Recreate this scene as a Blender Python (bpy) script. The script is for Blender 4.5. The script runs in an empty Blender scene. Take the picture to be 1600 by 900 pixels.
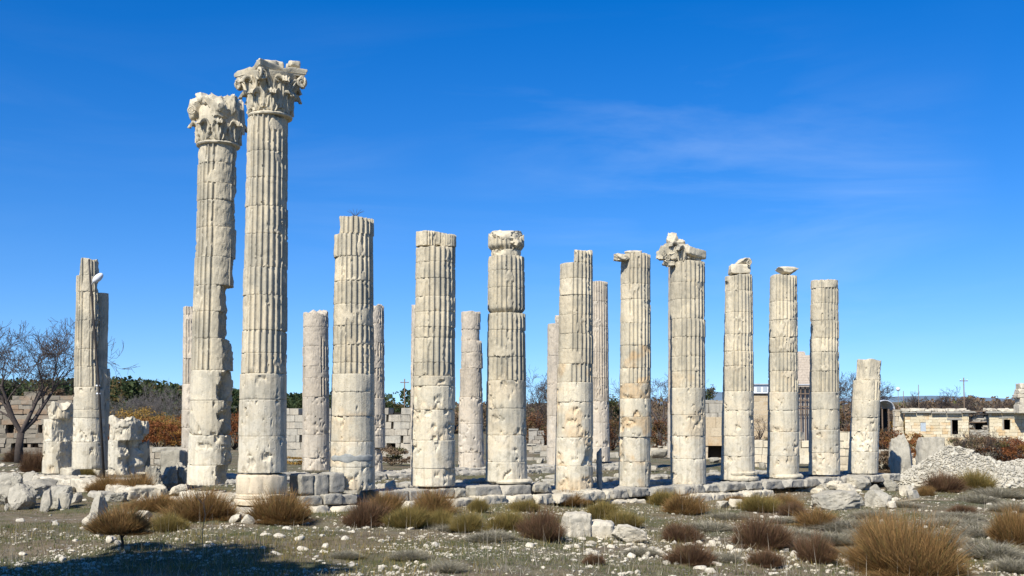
import bpy, bmesh, math, random
import numpy as np
from math import radians as rad, pi, sin, cos, tan
from mathutils import Vector, Matrix

# ------------------------------------------------------------------ camera, sky, sun, exposure
sc = bpy.context.scene
COL = sc.collection
CAM_H = 2.31
PITCH = rad(3.0)
F = 1715.0           # focal length in pixels of a 1600 px wide frame
PY = 570.0           # principal row (the lens is shifted upwards)
cd = bpy.data.cameras.new("camera")
cam = bpy.data.objects.new("camera", cd)
COL.objects.link(cam)
cd.sensor_width = 36.0
cd.lens = F / 1600.0 * 36.0
cd.shift_y = (PY - 450.0) / 1600.0
cd.clip_start = 0.1
cd.clip_end = 12000.0
cam.location = (0, 0, CAM_H)
cam.rotation_euler = (rad(90) + PITCH, 0, 0)
sc.camera = cam

SUN_AZ = 29.0        # degrees to the left of straight behind the camera
SUN_EL = 44.0
to_sun = Vector((-sin(rad(SUN_AZ)) * cos(rad(SUN_EL)), -cos(rad(SUN_AZ)) * cos(rad(SUN_EL)), sin(rad(SUN_EL))))
w = bpy.data.worlds.new("World")
sc.world = w
w.use_nodes = True
nt = w.node_tree
bg = nt.nodes["Background"]
sky = nt.nodes.new("ShaderNodeTexSky")
sky.sky_type = 'NISHITA'
sky.sun_disc = False
sky.sun_elevation = rad(SUN_EL)
sky.sun_rotation = rad(180 + SUN_AZ)
sky.altitude = 1200
sky.air_density = 1.0
sky.dust_density = 0.25
sky.ozone_density = 2.5
# look up the sky a little above the true direction: no yellow band at the horizon
gv = nt.nodes.new("ShaderNodeTexCoord")
ma = nt.nodes.new("ShaderNodeVectorMath"); ma.operation = 'MULTIPLY_ADD'
ma.inputs[1].default_value = (1, 1, 0.86); ma.inputs[2].default_value = (0, 0, 0.062)
nt.links.new(gv.outputs['Generated'], ma.inputs[0])
mn = nt.nodes.new("ShaderNodeVectorMath"); mn.operation = 'NORMALIZE'
nt.links.new(ma.outputs[0], mn.inputs[0]); nt.links.new(mn.outputs[0], sky.inputs[0])
hs = nt.nodes.new("ShaderNodeHueSaturation")
hs.inputs['Saturation'].default_value = 1.46
hs.inputs['Value'].default_value = 1.46
hs.inputs['Hue'].default_value = 0.513
nt.links.new(sky.outputs[0], hs.inputs['Color'])
# thin cirrus: direction based noise, stretched into streaks
tc = nt.nodes.new("ShaderNodeTexCoord")
mp = nt.nodes.new("ShaderNodeMapping")
mp.inputs['Location'].default_value = (3.1, 0.4, 2.5)
mp.inputs['Rotation'].default_value = (0.0, rad(-13), rad(0))
mp.inputs['Scale'].default_value = (1.9, 1.2, 11.0)
nt.links.new(tc.outputs['Generated'], mp.inputs['Vector'])
nz = nt.nodes.new("ShaderNodeTexNoise")
nz.inputs['Scale'].default_value = 1.5
nz.inputs['Detail'].default_value = 7
nz.inputs['Roughness'].default_value = 0.58
nz.inputs['Distortion'].default_value = 0.6
nt.links.new(mp.outputs[0], nz.inputs['Vector'])
nz2 = nt.nodes.new("ShaderNodeTexNoise")
nz2.inputs['Scale'].default_value = 3.0
nz2.inputs['Detail'].default_value = 2
mp2 = nt.nodes.new("ShaderNodeMapping"); mp2.inputs['Location'].default_value = (.35, 2.0, .08)
nt.links.new(tc.outputs['Generated'], mp2.inputs['Vector']); nt.links.new(mp2.outputs[0], nz2.inputs['Vector'])
rp = nt.nodes.new("ShaderNodeMapRange")
rp.inputs['From Min'].default_value = 0.45
rp.inputs['From Max'].default_value = 0.80
nt.links.new(nz.outputs[0], rp.inputs['Value'])
rp2 = nt.nodes.new("ShaderNodeMapRange")
rp2.inputs['From Min'].default_value = 0.38
rp2.inputs['From Max'].default_value = 0.66
rp2.inputs['To Max'].default_value = 0.24
nt.links.new(nz2.outputs[0], rp2.inputs['Value'])
mm = nt.nodes.new("ShaderNodeMath"); mm.operation = 'MULTIPLY'
nt.links.new(rp.outputs[0], mm.inputs[0]); nt.links.new(rp2.outputs[0], mm.inputs[1])
sx_ = nt.nodes.new("ShaderNodeSeparateXYZ"); nt.links.new(tc.outputs['Generated'], sx_.inputs[0])
rx_ = nt.nodes.new("ShaderNodeMapRange")
rx_.inputs['From Min'].default_value = -0.25; rx_.inputs['From Max'].default_value = 0.12; rx_.inputs['To Min'].default_value = 0.4
nt.links.new(sx_.outputs[0], rx_.inputs['Value'])
m3 = nt.nodes.new("ShaderNodeMath"); m3.operation = 'MULTIPLY'
nt.links.new(mm.outputs[0], m3.inputs[0]); nt.links.new(rx_.outputs[0], m3.inputs[1])
rz_ = nt.nodes.new("ShaderNodeMapRange")
rz_.inputs['From Min'].default_value = 0.36; rz_.inputs['From Max'].default_value = 0.24
nt.links.new(sx_.outputs[2], rz_.inputs['Value'])
m4 = nt.nodes.new("ShaderNodeMath"); m4.operation = 'MULTIPLY'
nt.links.new(m3.outputs[0], m4.inputs[0]); nt.links.new(rz_.outputs[0], m4.inputs[1])
mx = nt.nodes.new("ShaderNodeMix"); mx.data_type = 'RGBA'
nt.links.new(m4.outputs[0], mx.inputs[0])
nt.links.new(hs.outputs[0], mx.inputs[6])
mx.inputs[7].default_value = (7.0, 8.6, 10.5, 1)
nt.links.new(mx.outputs[2], bg.inputs[0])
bg.inputs[1].default_value = 0.075

sl = bpy.data.lights.new("sun", 'SUN')
sl.energy = 5.0
sl.angle = rad(0.53)
sl.color = (1.0, 0.962, 0.89)
so = bpy.data.objects.new("sun", sl)
COL.objects.link(so)
so.rotation_euler = to_sun.to_track_quat('Z', 'Y').to_euler()
so.location = (0, -20, 40)
sc.view_settings.view_transform = 'Standard'
sc.view_settings.look = 'None'
sc.view_settings.gamma = 1.0
sc.view_settings.use_curve_mapping = False
sc.view_settings.exposure = 0.58
sc.render.film_transparent = False
sc.cycles.max_bounces = 5
sc.cycles.diffuse_bounces = 3
sc.cycles.use_denoising = True

# ------------------------------------------------------------------ photo pixel -> world
def P(x, y, Y):
    """world point at depth Y seen at pixel (x, y) of the 1600x900 photograph"""
    u, v = x - 800.0, PY - y
    d = (u, F * cos(PITCH) - v * sin(PITCH), F * sin(PITCH) + v * cos(PITCH))
    k = Y / d[1]
    return Vector((d[0] * k, Y, CAM_H + d[2] * k))

# ------------------------------------------------------------------ numpy noise
def _h(ix, iy, iz, s):
    n = (ix.astype(np.int64) * 374761393 + iy.astype(np.int64) * 668265263 + iz.astype(np.int64) * 1274126177 + s * 974711) & 0xffffffff
    n = ((n ^ (n >> 13)) * 1103515245) & 0xffffffff
    n = ((n ^ (n >> 15)) * 2246822519) & 0xffffffff
    n = n ^ (n >> 16)
    return (n & 0xffffff).astype(np.float64) / float(0x7fffff) - 1.0

def vn(p, s=0):
    i = np.floor(p); f = p - i; f = f * f * f * (f * (f * 6 - 15) + 10)
    x, y, z = i[..., 0], i[..., 1], i[..., 2]
    fx, fy, fz = f[..., 0], f[..., 1], f[..., 2]
    def L(a, b, t): return a + (b - a) * t
    return L(L(L(_h(x, y, z, s), _h(x + 1, y, z, s), fx), L(_h(x, y + 1, z, s), _h(x + 1, y + 1, z, s), fx), fy),
             L(L(_h(x, y, z + 1, s), _h(x + 1, y, z + 1, s), fx), L(_h(x, y + 1, z + 1, s), _h(x + 1, y + 1, z + 1, s), fx), fy), fz)

def fbm(p, o=3, s=0, r=0.5):
    a, t, out = 1.0, 0.0, 0.0
    for k in range(o):
        out = out + a * vn(p * (2.03 ** k) + 11.3 * k, s + k * 7)
        t += a; a *= r
    return out / t * 1.5

def ss(a, b, x):
    t = np.clip((x - a) / (b - a), 0, 1)
    return t * t * (3 - 2 * t)

# ------------------------------------------------------------------ mesh and tagging helpers
def mesh(name, V, Q=None, T=None, mat=None, parent=None, col=None, smooth=True, sharp=None, loc=None):
    V = np.asarray(V, dtype=np.float64).reshape(-1, 3)
    me = bpy.data.meshes.new(name)
    me.vertices.add(len(V)); me.vertices.foreach_set("co", V.ravel())
    idx, st, tot = [], [], []
    off = 0
    for A, n in ((Q, 4), (T, 3)):
        if A is None or len(A) == 0: continue
        A = np.asarray(A, dtype=np.int32).reshape(-1, n)
        idx.append(A.ravel()); st.append(off + np.arange(len(A)) * n); tot.append(np.full(len(A), n)); off += A.size
    idx = np.concatenate(idx).astype(np.int32); st = np.concatenate(st).astype(np.int32); tot = np.concatenate(tot).astype(np.int32)
    me.loops.add(len(idx)); me.loops.foreach_set("vertex_index", idx)
    me.polygons.add(len(st)); me.polygons.foreach_set("loop_start", st); me.polygons.foreach_set("loop_total", tot)
    me.polygons.foreach_set("use_smooth", np.full(len(st), bool(smooth)))
    me.update(calc_edges=True)
    if col is not None:
        c = np.ones((len(V), 4)); col = np.asarray(col, dtype=np.float64); c[:, :col.shape[1]] = col
        at = me.attributes.new("tone", 'FLOAT_COLOR', 'POINT'); at.data.foreach_set("color", c.ravel())
    if sharp and smooth:
        me.set_sharp_from_angle(angle=rad(sharp))
    if mat: me.materials.append(mat)
    o = bpy.data.objects.new(name, me)
    COL.objects.link(o)
    if loc is not None: o.location = loc
    if parent is not None: o.parent = parent
    return o

def tag(o, label=None, cat=None, group=None, kind=None):
    if cat and not kind: kind = 'thing'
    if label: o["label"] = label
    if cat: o["category"] = cat
    if group: o["group"] = group
    if kind: o["kind"] = kind
    return o

def empty(name, loc, label, cat, group=None, rz=0.0):
    o = bpy.data.objects.new(name, None); COL.objects.link(o)
    o.location = loc; o.rotation_euler = (0, 0, rz); o.empty_display_size = 0.2
    return tag(o, label, cat, group)

def merge(parts):
    """parts: list of (V, Q, T, C) -> one (V,Q,T,C)"""
    Vs, Qs, Ts, Cs, off = [], [], [], [], 0
    for p in parts:
        V, Q, T, C = p
        V = np.asarray(V, float).reshape(-1, 3)
        Vs.append(V)
        if Q is not None and len(Q): Qs.append(np.asarray(Q).reshape(-1, 4) + off)
        if T is not None and len(T): Ts.append(np.asarray(T).reshape(-1, 3) + off)
        Cs.append(np.zeros((len(V), 3)) if C is None else C)
        off += len(V)
    return (np.concatenate(Vs), np.concatenate(Qs) if Qs else None, np.concatenate(Ts) if Ts else None, np.concatenate(Cs))

_ico = {}
def ico(n):
    if n not in _ico:
        bm = bmesh.new(); bmesh.ops.create_icosphere(bm, subdivisions=n, radius=1.0)
        bm.verts.ensure_lookup_table()
        _ico[n] = (np.array([v.co[:] for v in bm.verts]), np.array([[v.index for v in f.verts] for f in bm.faces]))
        bm.free()
    return _ico[n]

_cub = {}
def cubegrid(nx, ny, nz):
    k = (nx, ny, nz)
    if k not in _cub:
        idx, V, Q = {}, [], []
        def vid(i, j, l):
            if (i, j, l) not in idx:
                idx[(i, j, l)] = len(V); V.append((2 * i / nx - 1, 2 * j / ny - 1, 2 * l / nz - 1))
            return idx[(i, j, l)]
        for i in range(nx):
            for j in range(ny):
                Q.append((vid(i, j, 0), vid(i, j + 1, 0), vid(i + 1, j + 1, 0), vid(i + 1, j, 0)))
                Q.append((vid(i, j, nz), vid(i + 1, j, nz), vid(i + 1, j + 1, nz), vid(i, j + 1, nz)))
        for i in range(nx):
            for l in range(nz):
                Q.append((vid(i, 0, l), vid(i + 1, 0, l), vid(i + 1, 0, l + 1), vid(i, 0, l + 1)))
                Q.append((vid(i, ny, l), vid(i, ny, l + 1), vid(i + 1, ny, l + 1), vid(i + 1, ny, l)))
        for j in range(ny):
            for l in range(nz):
                Q.append((vid(0, j, l), vid(0, j, l + 1), vid(0, j + 1, l + 1), vid(0, j + 1, l)))
                Q.append((vid(nx, j, l), vid(nx, j + 1, l), vid(nx, j + 1, l + 1), vid(nx, j, l + 1)))
        _cub[k] = (np.array(V, float), np.array(Q))
    return _cub[k]

def rotz(V, a):
    c, s = cos(a), sin(a); V = np.array(V, float)
    x = V[:, 0] * c - V[:, 1] * s; y = V[:, 0] * s + V[:, 1] * c
    V[:, 0], V[:, 1] = x, y
    return V

def clip_planes(V, planes):
    for n, d in planes:
        n = np.array(n, float); n /= np.linalg.norm(n)
        k = V @ n - d
        V = V - np.outer(np.where(k > 0, k, 0) * 0.96, n)
    return V

def rock(seed, size, cuts=13, sub=4, rough=0.06, flat=0.75):
    """angular weathered boulder, base at z=0; size = full extents"""
    rng = np.random.RandomState(seed)
    V, T = ico(sub); V = V.copy()
    V = np.sign(V) * np.abs(V) ** 0.75
    pl = []
    for k in range(cuts):
        n = rng.normal(size=3); n /= np.linalg.norm(n)
        pl.append((n, rng.uniform(0.50, 0.88)))
    pl.append(((0, 0, 1), flat)); pl.append(((0, 0, -1), 0.7))
    V = clip_planes(V, pl)
    V = V + V * (fbm(V * 1.9 + seed, 4, seed)[:, None]) * rough * 1.1
    V = V + V * (fbm(V * 6 + seed, 3, seed + 3)[:, None]) * rough * 1.0
    if sub > 4: V = V - V * np.clip(.12 - np.abs(fbm(V * 2.5 + seed, 3, seed + 6)), 0, 1)[:, None] * rough * 6
    lo, hi = V.min(0), V.max(0)
    V = (V - (lo + hi) / 2) / (hi - lo) * np.array(size)
    V[:, 2] += size[2] / 2
    C = np.zeros((len(V), 3)); C[:, 0] = rng.uniform(0.0, 0.6); C[:, 2] = rng.uniform(0, .5)
    return V, None, T, C

def block(seed, size, rough=0.02, bevel=0.05, cell=0.07, cuts=2, tone=None):
    """squared ashlar block with worn edges; base z=0, centred in x,y"""
    rng = np.random.RandomState(seed)
    sx, sy, sz = size
    n = [int(np.clip(round(s / cell), 3, 22)) for s in size]
    V, Q = cubegrid(*n); V = V * np.array(size) / 2
    pl = []
    h = np.array(size) / 2
    for a in range(3):
        for b in range(a + 1, 3):
            for sa in (-1, 1):
                for sb in (-1, 1):
                    nn = [0, 0, 0]; nn[a] = sa; nn[b] = sb
                    pl.append((nn, (h[a] + h[b] - bevel * rng.uniform(.4, 1.6)) / math.sqrt(2)))
    for k in range(cuts):
        nn = np.array([rng.choice([-1, 1]) * rng.uniform(.5, 1), rng.choice([-1, 1]) * rng.uniform(.5, 1), rng.uniform(.2, 1)])
        nn /= np.linalg.norm(nn)
        pl.append((nn, float(np.abs(nn) @ h) * rng.uniform(.72, .95)))
    V = clip_planes(V, pl)
    U = V / (np.abs(V).max(1)[:, None] + 1e-6)
    N = V / h; N = N / (np.linalg.norm(N, axis=1)[:, None] + 1e-6)
    V = V + N * (fbm(V * 2.2 + seed * 3.1, 3, seed)[:, None] * rough * 1.3 + fbm(V * 9 + seed, 3, seed + 5)[:, None] * rough * 0.9 - np.clip(.10 - np.abs(fbm(V * 2.0 + seed * 1.7, 3, seed + 6)), 0, 1)[:, None] * rough * 7)
    V[:, 2] += sz / 2
    C = np.zeros((len(V), 3)); C[:, 0] = rng.uniform(0, .5) if tone is None else tone; C[:, 2] = rng.uniform(0, .6)
    return V, Q, None, C

def box(x0, x1, y0, y1, z0, z1):
    V = np.array([(x0, y0, z0), (x1, y0, z0), (x1, y1, z0), (x0, y1, z0), (x0, y0, z1), (x1, y0, z1), (x1, y1, z1), (x0, y1, z1)], float)
    Q = np.array([(0, 3, 2, 1), (4, 5, 6, 7), (0, 1, 5, 4), (1, 2, 6, 5), (2, 3, 7, 6), (3, 0, 4, 7)])
    return V, Q, None, None

def tube(pts, rr, n=6, cap=True):
    pts = np.array([list(p) for p in pts], float); m = len(pts)
    rr = np.broadcast_to(np.array(rr, float), (m,))
    d = np.gradient(pts, axis=0); d /= (np.linalg.norm(d, axis=1)[:, None] + 1e-9)
    up = np.array([0.31, 0.12, 0.94]) if abs(d[:, 2]).mean() < .8 else np.array([1.0, 0.1, 0.0])
    a = np.cross(d, up); a /= (np.linalg.norm(a, axis=1)[:, None] + 1e-9)
    b = np.cross(d, a)
    th = np.arange(n) * 2 * pi / n
    V = pts[:, None, :] + rr[:, None, None] * (a[:, None, :] * np.cos(th)[None, :, None] + b[:, None, :] * np.sin(th)[None, :, None])
    V = V.reshape(-1, 3)
    i, j = np.meshgrid(np.arange(m - 1), np.arange(n), indexing='ij')
    Q = np.stack([i * n + j, i * n + (j + 1) % n, (i + 1) * n + (j + 1) % n, (i + 1) * n + j], -1).reshape(-1, 4)
    T = None
    if cap:
        V = np.concatenate([V, pts[:1], pts[-1:]])
        j = np.arange(n)
        T = np.concatenate([np.stack([np.full(n, m * n), (j + 1) % n, j], -1), np.stack([np.full(n, m * n + 1), (m - 1) * n + j, (m - 1) * n + (j + 1) % n], -1)])
    return V, Q, T, None

def build(name, parts, mat, parent=None, smooth=True, sharp=None, loc=None):
    V, Q, T, C = merge(parts if isinstance(parts, list) else [parts])
    return mesh(name, V, Q, T, mat, parent, C, smooth, sharp, loc)

# ------------------------------------------------------------------ materials
def newmat(name, rough=0.9):
    m = bpy.data.materials.new(name); m.use_nodes = True
    n = m.node_tree; b = n.nodes["Principled BSDF"]
    b.inputs['Roughness'].default_value = rough
    if 'Specular IOR Level' in b.inputs: b.inputs['Specular IOR Level'].default_value = 0.15
    return m, n, b

def N(n, t, **k):
    x = n.nodes.new(t)
    for a, v in k.items():
        if a.startswith('i_'): x.inputs[a[2:].replace('_', ' ')].default_value = v
        else: setattr(x, a, v)
    return x

def noise(n, vec, scale, detail=4, rough=.55, dist=0.0):
    x = N(n, "ShaderNodeTexNoise"); x.inputs['Scale'].default_value = scale; x.inputs['Detail'].default_value = detail
    x.inputs['Roughness'].default_value = rough; x.inputs['Distortion'].default_value = dist
    n.links.new(vec, x.inputs['Vector']); return x.outputs[0]

def mrange(n, v, a, b, c=0.0, d=1.0):
    x = N(n, "ShaderNodeMapRange"); x.inputs['From Min'].default_value = a; x.inputs['From Max'].default_value = b
    x.inputs['To Min'].default_value = c; x.inputs['To Max'].default_value = d
    n.links.new(v, x.inputs['Value']); return x.outputs[0]

def mixc(n, f, a, b, mode='MIX'):
    x = N(n, "ShaderNodeMix", data_type='RGBA', blend_type=mode)
    for s, v in ((0, f), (6, a), (7, b)):
        if isinstance(v, bpy.types.NodeSocket): n.links.new(v, x.inputs[s])
        elif s == 0: x.inputs[0].default_value = v
        else: x.inputs[s].default_value = (*v, 1)
    return x.outputs[2]

def math_(n, op, a, b):
    x = N(n, "ShaderNodeMath", operation=op)
    for s, v in ((0, a), (1, b)):
        if isinstance(v, bpy.types.NodeSocket): n.links.new(v, x.inputs[s])
        else: x.inputs[s].default_value = v
    return x.outputs[0]

def bump(n, b, hs_, strength=0.5, dist=0.03):
    x = N(n, "ShaderNodeBump"); x.inputs['Strength'].default_value = strength; x.inputs['Distance'].default_value = dist
    n.links.new(hs_, x.inputs['Height']); n.links.new(x.outputs[0], b.inputs['Normal'])

def stone_mat(name, grey=(.345, .318, .248), cream=(.54, .472, .342), dark=(.10, .092, .072), orange=(.54, .34, .15), pale=(.66, .605, .48), lichen=0.5, bs=0.6, k=1.0):
    m, n, b = newmat(name)
    g = N(n, "ShaderNodeNewGeometry").outputs['Position']
    at = N(n, "ShaderNodeAttribute", attribute_name="tone")
    sp = N(n, "ShaderNodeSeparateColor"); n.links.new(at.outputs['Color'], sp.inputs[0])
    wear, stain, palev = sp.outputs[0], sp.outputs[1], sp.outputs[2]
    big = noise(n, g, 0.9 * k, 5, .6, .4); mid = noise(n, g, 4.5 * k, 6, .65, .3); fine = noise(n, g, 24 * k, 4, .7); fine2 = noise(n, g, 70 * k, 2, .6)
    c = mixc(n, mrange(n, big, .40, .58), grey, cream)
    c = mixc(n, mrange(n, wear, 0, 1, 0, .8), c, cream)
    c = mixc(n, math_(n, 'MULTIPLY', mrange(n, mid, .38, .6), palev), c, pale)
    c = mixc(n, math_(n, 'MULTIPLY', mrange(n, mid, .35, .65, .35, 1), stain), c, orange)
    # grey weather crust and dark lichen spots
    v = mrange(n, mid, .52, .70, 0, .55)
    c = mixc(n, v, c, tuple(x * .72 for x in grey))
    sp1 = mrange(n, fine, .58, .72, 0, lichen)
    c = mixc(n, sp1, c, dark)
    streak = N(n, "ShaderNodeMapping"); streak.inputs['Scale'].default_value = (3.2, 3.2, .35); n.links.new(g, streak.inputs['Vector'])
    stn = noise(n, streak.outputs[0], 1.6, 5, .6)
    c = mixc(n, mrange(n, stn, .50, .72, 0, .5), c, tuple(x * .55 for x in grey))
    c = mixc(n, mrange(n, noise(n, g, 2.2 * k, 7, .75, .6), .56, .70, 0, .5), c, tuple(x * .5 for x in grey))
    c = mixc(n, mrange(n, fine2, .3, .7, 0, .25), c, tuple(x * 1.15 for x in cream), 'SOFT_LIGHT')
    al = N(n, "ShaderNodeCombineColor")
    for q in range(3): n.links.new(at.outputs['Alpha'], al.inputs[q])
    c = mixc(n, 1.0, c, al.outputs[0], 'MULTIPLY')
    n.links.new(c, b.inputs['Base Color'])
    h = math_(n, 'ADD', math_(n, 'MULTIPLY', mid, .8), math_(n, 'ADD', math_(n, 'MULTIPLY', fine, .5), math_(n, 'MULTIPLY', fine2, .18)))
    vo = N(n, "ShaderNodeTexVoronoi"); vo.inputs['Scale'].default_value = 9 * k; n.links.new(g, vo.inputs['Vector'])
    pits = mrange(n, vo.outputs['Distance'], 0.0, .22, -.6, 0)
    h = math_(n, 'ADD', h, pits)
    bump(n, b, h, bs, .022)
    return m

M_COL = stone_mat("weathered_limestone")
M_FAR = stone_mat("pinkish_limestone", grey=(.34, .305, .25), cream=(.50, .43, .33), pale=(.59, .53, .43), orange=(.46, .28, .19))
M_ROCK = stone_mat("grey_boulder_limestone", grey=(.245, .23, .185), cream=(.38, .345, .27), pale=(.50,.46,.37), lichen=.8, bs=.9)
M_WHITE = stone_mat("pale_broken_limestone", grey=(.34, .31, .245), cream=(.53, .47, .355), pale=(.62,.57,.46), lichen=.7, bs=.8)
M_GRAVEL = stone_mat("grey_gravel_limestone", grey=(.33, .305, .245), cream=(.47, .43, .34), pale=(.56, .52, .42), lichen=.4)
M_STEP = stone_mat("grey_step_stone", grey=(.22, .212, .185), cream=(.38, .345, .275), pale=(.50,.465,.38), lichen=.9, bs=.8)

def masonry_mat(name, c1, c2, c3, k=1.0, bs=.5):
    m, n, b = newmat(name)
    g = N(n, "ShaderNodeNewGeometry").outputs['Position']
    at = N(n, "ShaderNodeAttribute", attribute_name="tone")
    sp = N(n, "ShaderNodeSeparateColor"); n.links.new(at.outputs['Color'], sp.inputs[0])
    a = noise(n, g, 1.1 * k, 5, .65, .3); f = noise(n, g, 8 * k, 4, .7)
    c = mixc(n, sp.outputs[0], c1, c2)
    c = mixc(n, math_(n, 'MULTIPLY', sp.outputs[1], mrange(n, a, .35, .6)), c, c3)
    c = mixc(n, mrange(n, f, .5, .72, 0, .5), c, tuple(x * .5 for x in c1))
    n.links.new(c, b.inputs['Base Color'])
    bump(n, b, math_(n, 'ADD', a, f), bs, .05)
    return m

M_HOUSE = masonry_mat("yellow_house_stone", (.50, .42, .27), (.60, .53, .38), (.50, .28, .09))
M_GREYW = masonry_mat("grey_ashlar", (.27, .255, .215), (.36, .33, .27), (.40, .28, .16))
M_ORNG = masonry_mat("ochre_ashlar", (.44, .34, .21), (.52, .43, .29), (.46, .28, .12))

def plain(name, c, rough=.8, var=.25, scale=6):
    m, n, b = newmat(name, rough)
    g = N(n, "ShaderNodeNewGeometry").outputs['Position']
    f = noise(n, g, scale, 4, .6)
    n.links.new(mixc(n, mrange(n, f, .3, .7), tuple(x * (1 - var) for x in c), tuple(min(1, x * (1 + var)) for x in c)), b.inputs['Base Color'])
    return m

def veg_mat(name, a, bcol, ccol=None, trans=0.25):
    """tone.r mixes a->b, tone.g mixes in ccol"""
    m, n, b = newmat(name, .75)
    at = N(n, "ShaderNodeAttribute", attribute_name="tone")
    sp = N(n, "ShaderNodeSeparateColor"); n.links.new(at.outputs['Color'], sp.inputs[0])
    c = mixc(n, sp.outputs[0], a, bcol)
    if ccol: c = mixc(n, sp.outputs[1], c, ccol)
    n.links.new(c, b.inputs['Base Color'])
    tr = N(n, "ShaderNodeBsdfTranslucent"); n.links.new(c, tr.inputs[0])
    ms = N(n, "ShaderNodeMixShader"); ms.inputs[0].default_value = trans
    n.links.new(b.outputs[0], ms.inputs[1]); n.links.new(tr.outputs[0], ms.inputs[2])
    n.links.new(ms.outputs[0], n.nodes['Material Output'].inputs[0])
    return m

M_RUST = veg_mat("rust_brown_stems", (.13, .068, .028), (.37, .22, .08), (.13, .12, .035))
M_OLIVE = veg_mat("olive_tan_stems", (.13, .10, .03), (.35, .25, .08), (.09, .11, .03))
M_DARKB = veg_mat("dark_brown_stems", (.11, .06, .035), (.22, .125, .065), (.08, .075, .03))
M_GREYC = veg_mat("grey_green_cushion", (.20, .175, .115), (.38, .34, .25), (.13, .13, .06))
M_GRASS = veg_mat("short_grass", (.05, .085, .018), (.18, .16, .055), (.25, .20, .11))
M_DRY = veg_mat("dry_stalks", (.30, .25, .17), (.42, .37, .28), (.12, .09, .05))
M_BARK = plain("grey_bark", (.06, .048, .04), .9)
M_TWIG = plain("bare_twigs", (.075, .06, .052), .9)
M_DRUST = veg_mat("dark_rust_thicket", (.10, .045, .022), (.21, .10, .045), (.09, .08, .03))
M_DGREEN = veg_mat("dark_evergreen_leaves", (.025, .045, .018), (.07, .085, .03), (.12, .08, .03))
M_RUSTLEAF = veg_mat("rust_autumn_leaves", (.15, .05, .02), (.28, .11, .035), (.30, .18, .04))
M_YELLEAF = veg_mat("yellow_autumn_leaves", (.22, .12, .03), (.42, .26, .06), (.14, .13, .04))
M_BROWNLEAF = veg_mat("brown_thicket_leaves", (.10, .07, .04), (.22, .15, .09), (.10, .12, .03))
M_METAL = plain("galvanised_metal", (.42, .43, .44), .5, .1)
M_WOOD = plain("weathered_wood", (.16, .115, .08), .85)
M_WHITEP = plain("white_paint", (.62, .63, .65), .5, .05)
M_BLUEP = plain("pale_blue_paint", (.34, .38, .40), .6, .1)
M_DARK = plain("painted_shade_and_coping", (.02, .018, .015), .9)  # near-black stands in for shade inside buildings and joints; the coping shares it
M_PINKW = plain("peach_render_wall", (.50, .415, .32), .9, .15, 2)
M_OLDW = masonry_mat("old_brown_masonry", (.19, .165, .125), (.27, .235, .18), (.25, .15, .08))
# ------------------------------------------------------------------ temple frame and ground
ORG = np.array([-6.94, 30.5]); AX = np.array([.766, .643]); BX = np.array([-.643, .766])
def TP(t, s, z=0.0):
    p = ORG + AX * t + BX * s
    return Vector((p[0], p[1], z))
RZ = math.atan2(AX[1], AX[0])

def gh(x, y, fine=True):
    x = np.asarray(x, float); y = np.asarray(y, float)
    g = -0.17 - 0.43 * ss(-5, 9, x + (y - 30) * .15)
    t = (x - ORG[0]) * AX[0] + (y - ORG[1]) * AX[1]; s = (x - ORG[0]) * BX[0] + (y - ORG[1]) * BX[1]
    ins = ss(-.5, .6, s) * ss(18.5, 17.5, s) * ss(-1.4, -.4, t) * ss(32, 31, t)
    g = g * (1 - ins) + (-.14) * ins
    far = ss(55, 85, y); g = g * (1 - far) + (-.42) * far
    g = g - 1.2 * ss(200, 500, y)
    p = np.stack([x, y, np.zeros_like(x)], -1)
    g = g + fbm(p * .45, 3, 5) * .07
    if fine: g = g + fbm(p * 2.3, 3, 9) * .028
    return g

def G(x, y, dz=0.0):
    """ground point under pixel (x, y)"""
    z = -0.4
    for _ in range(12):
        d = P(x, y, 10.0) - cam.location
        Y = (z - CAM_H) / d.z * 10.0
        p = P(x, y, Y)
        z = float(gh(p.x, p.y))
    return Vector((p.x, p.y, z + dz))

def axis(parts):
    out = [parts[0][0]]
    for a, b, st in parts:
        k = max(1, int(round((b - a) / st)))
        out += list(np.linspace(a, b, k + 1)[1:])
    return np.array(out)

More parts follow.
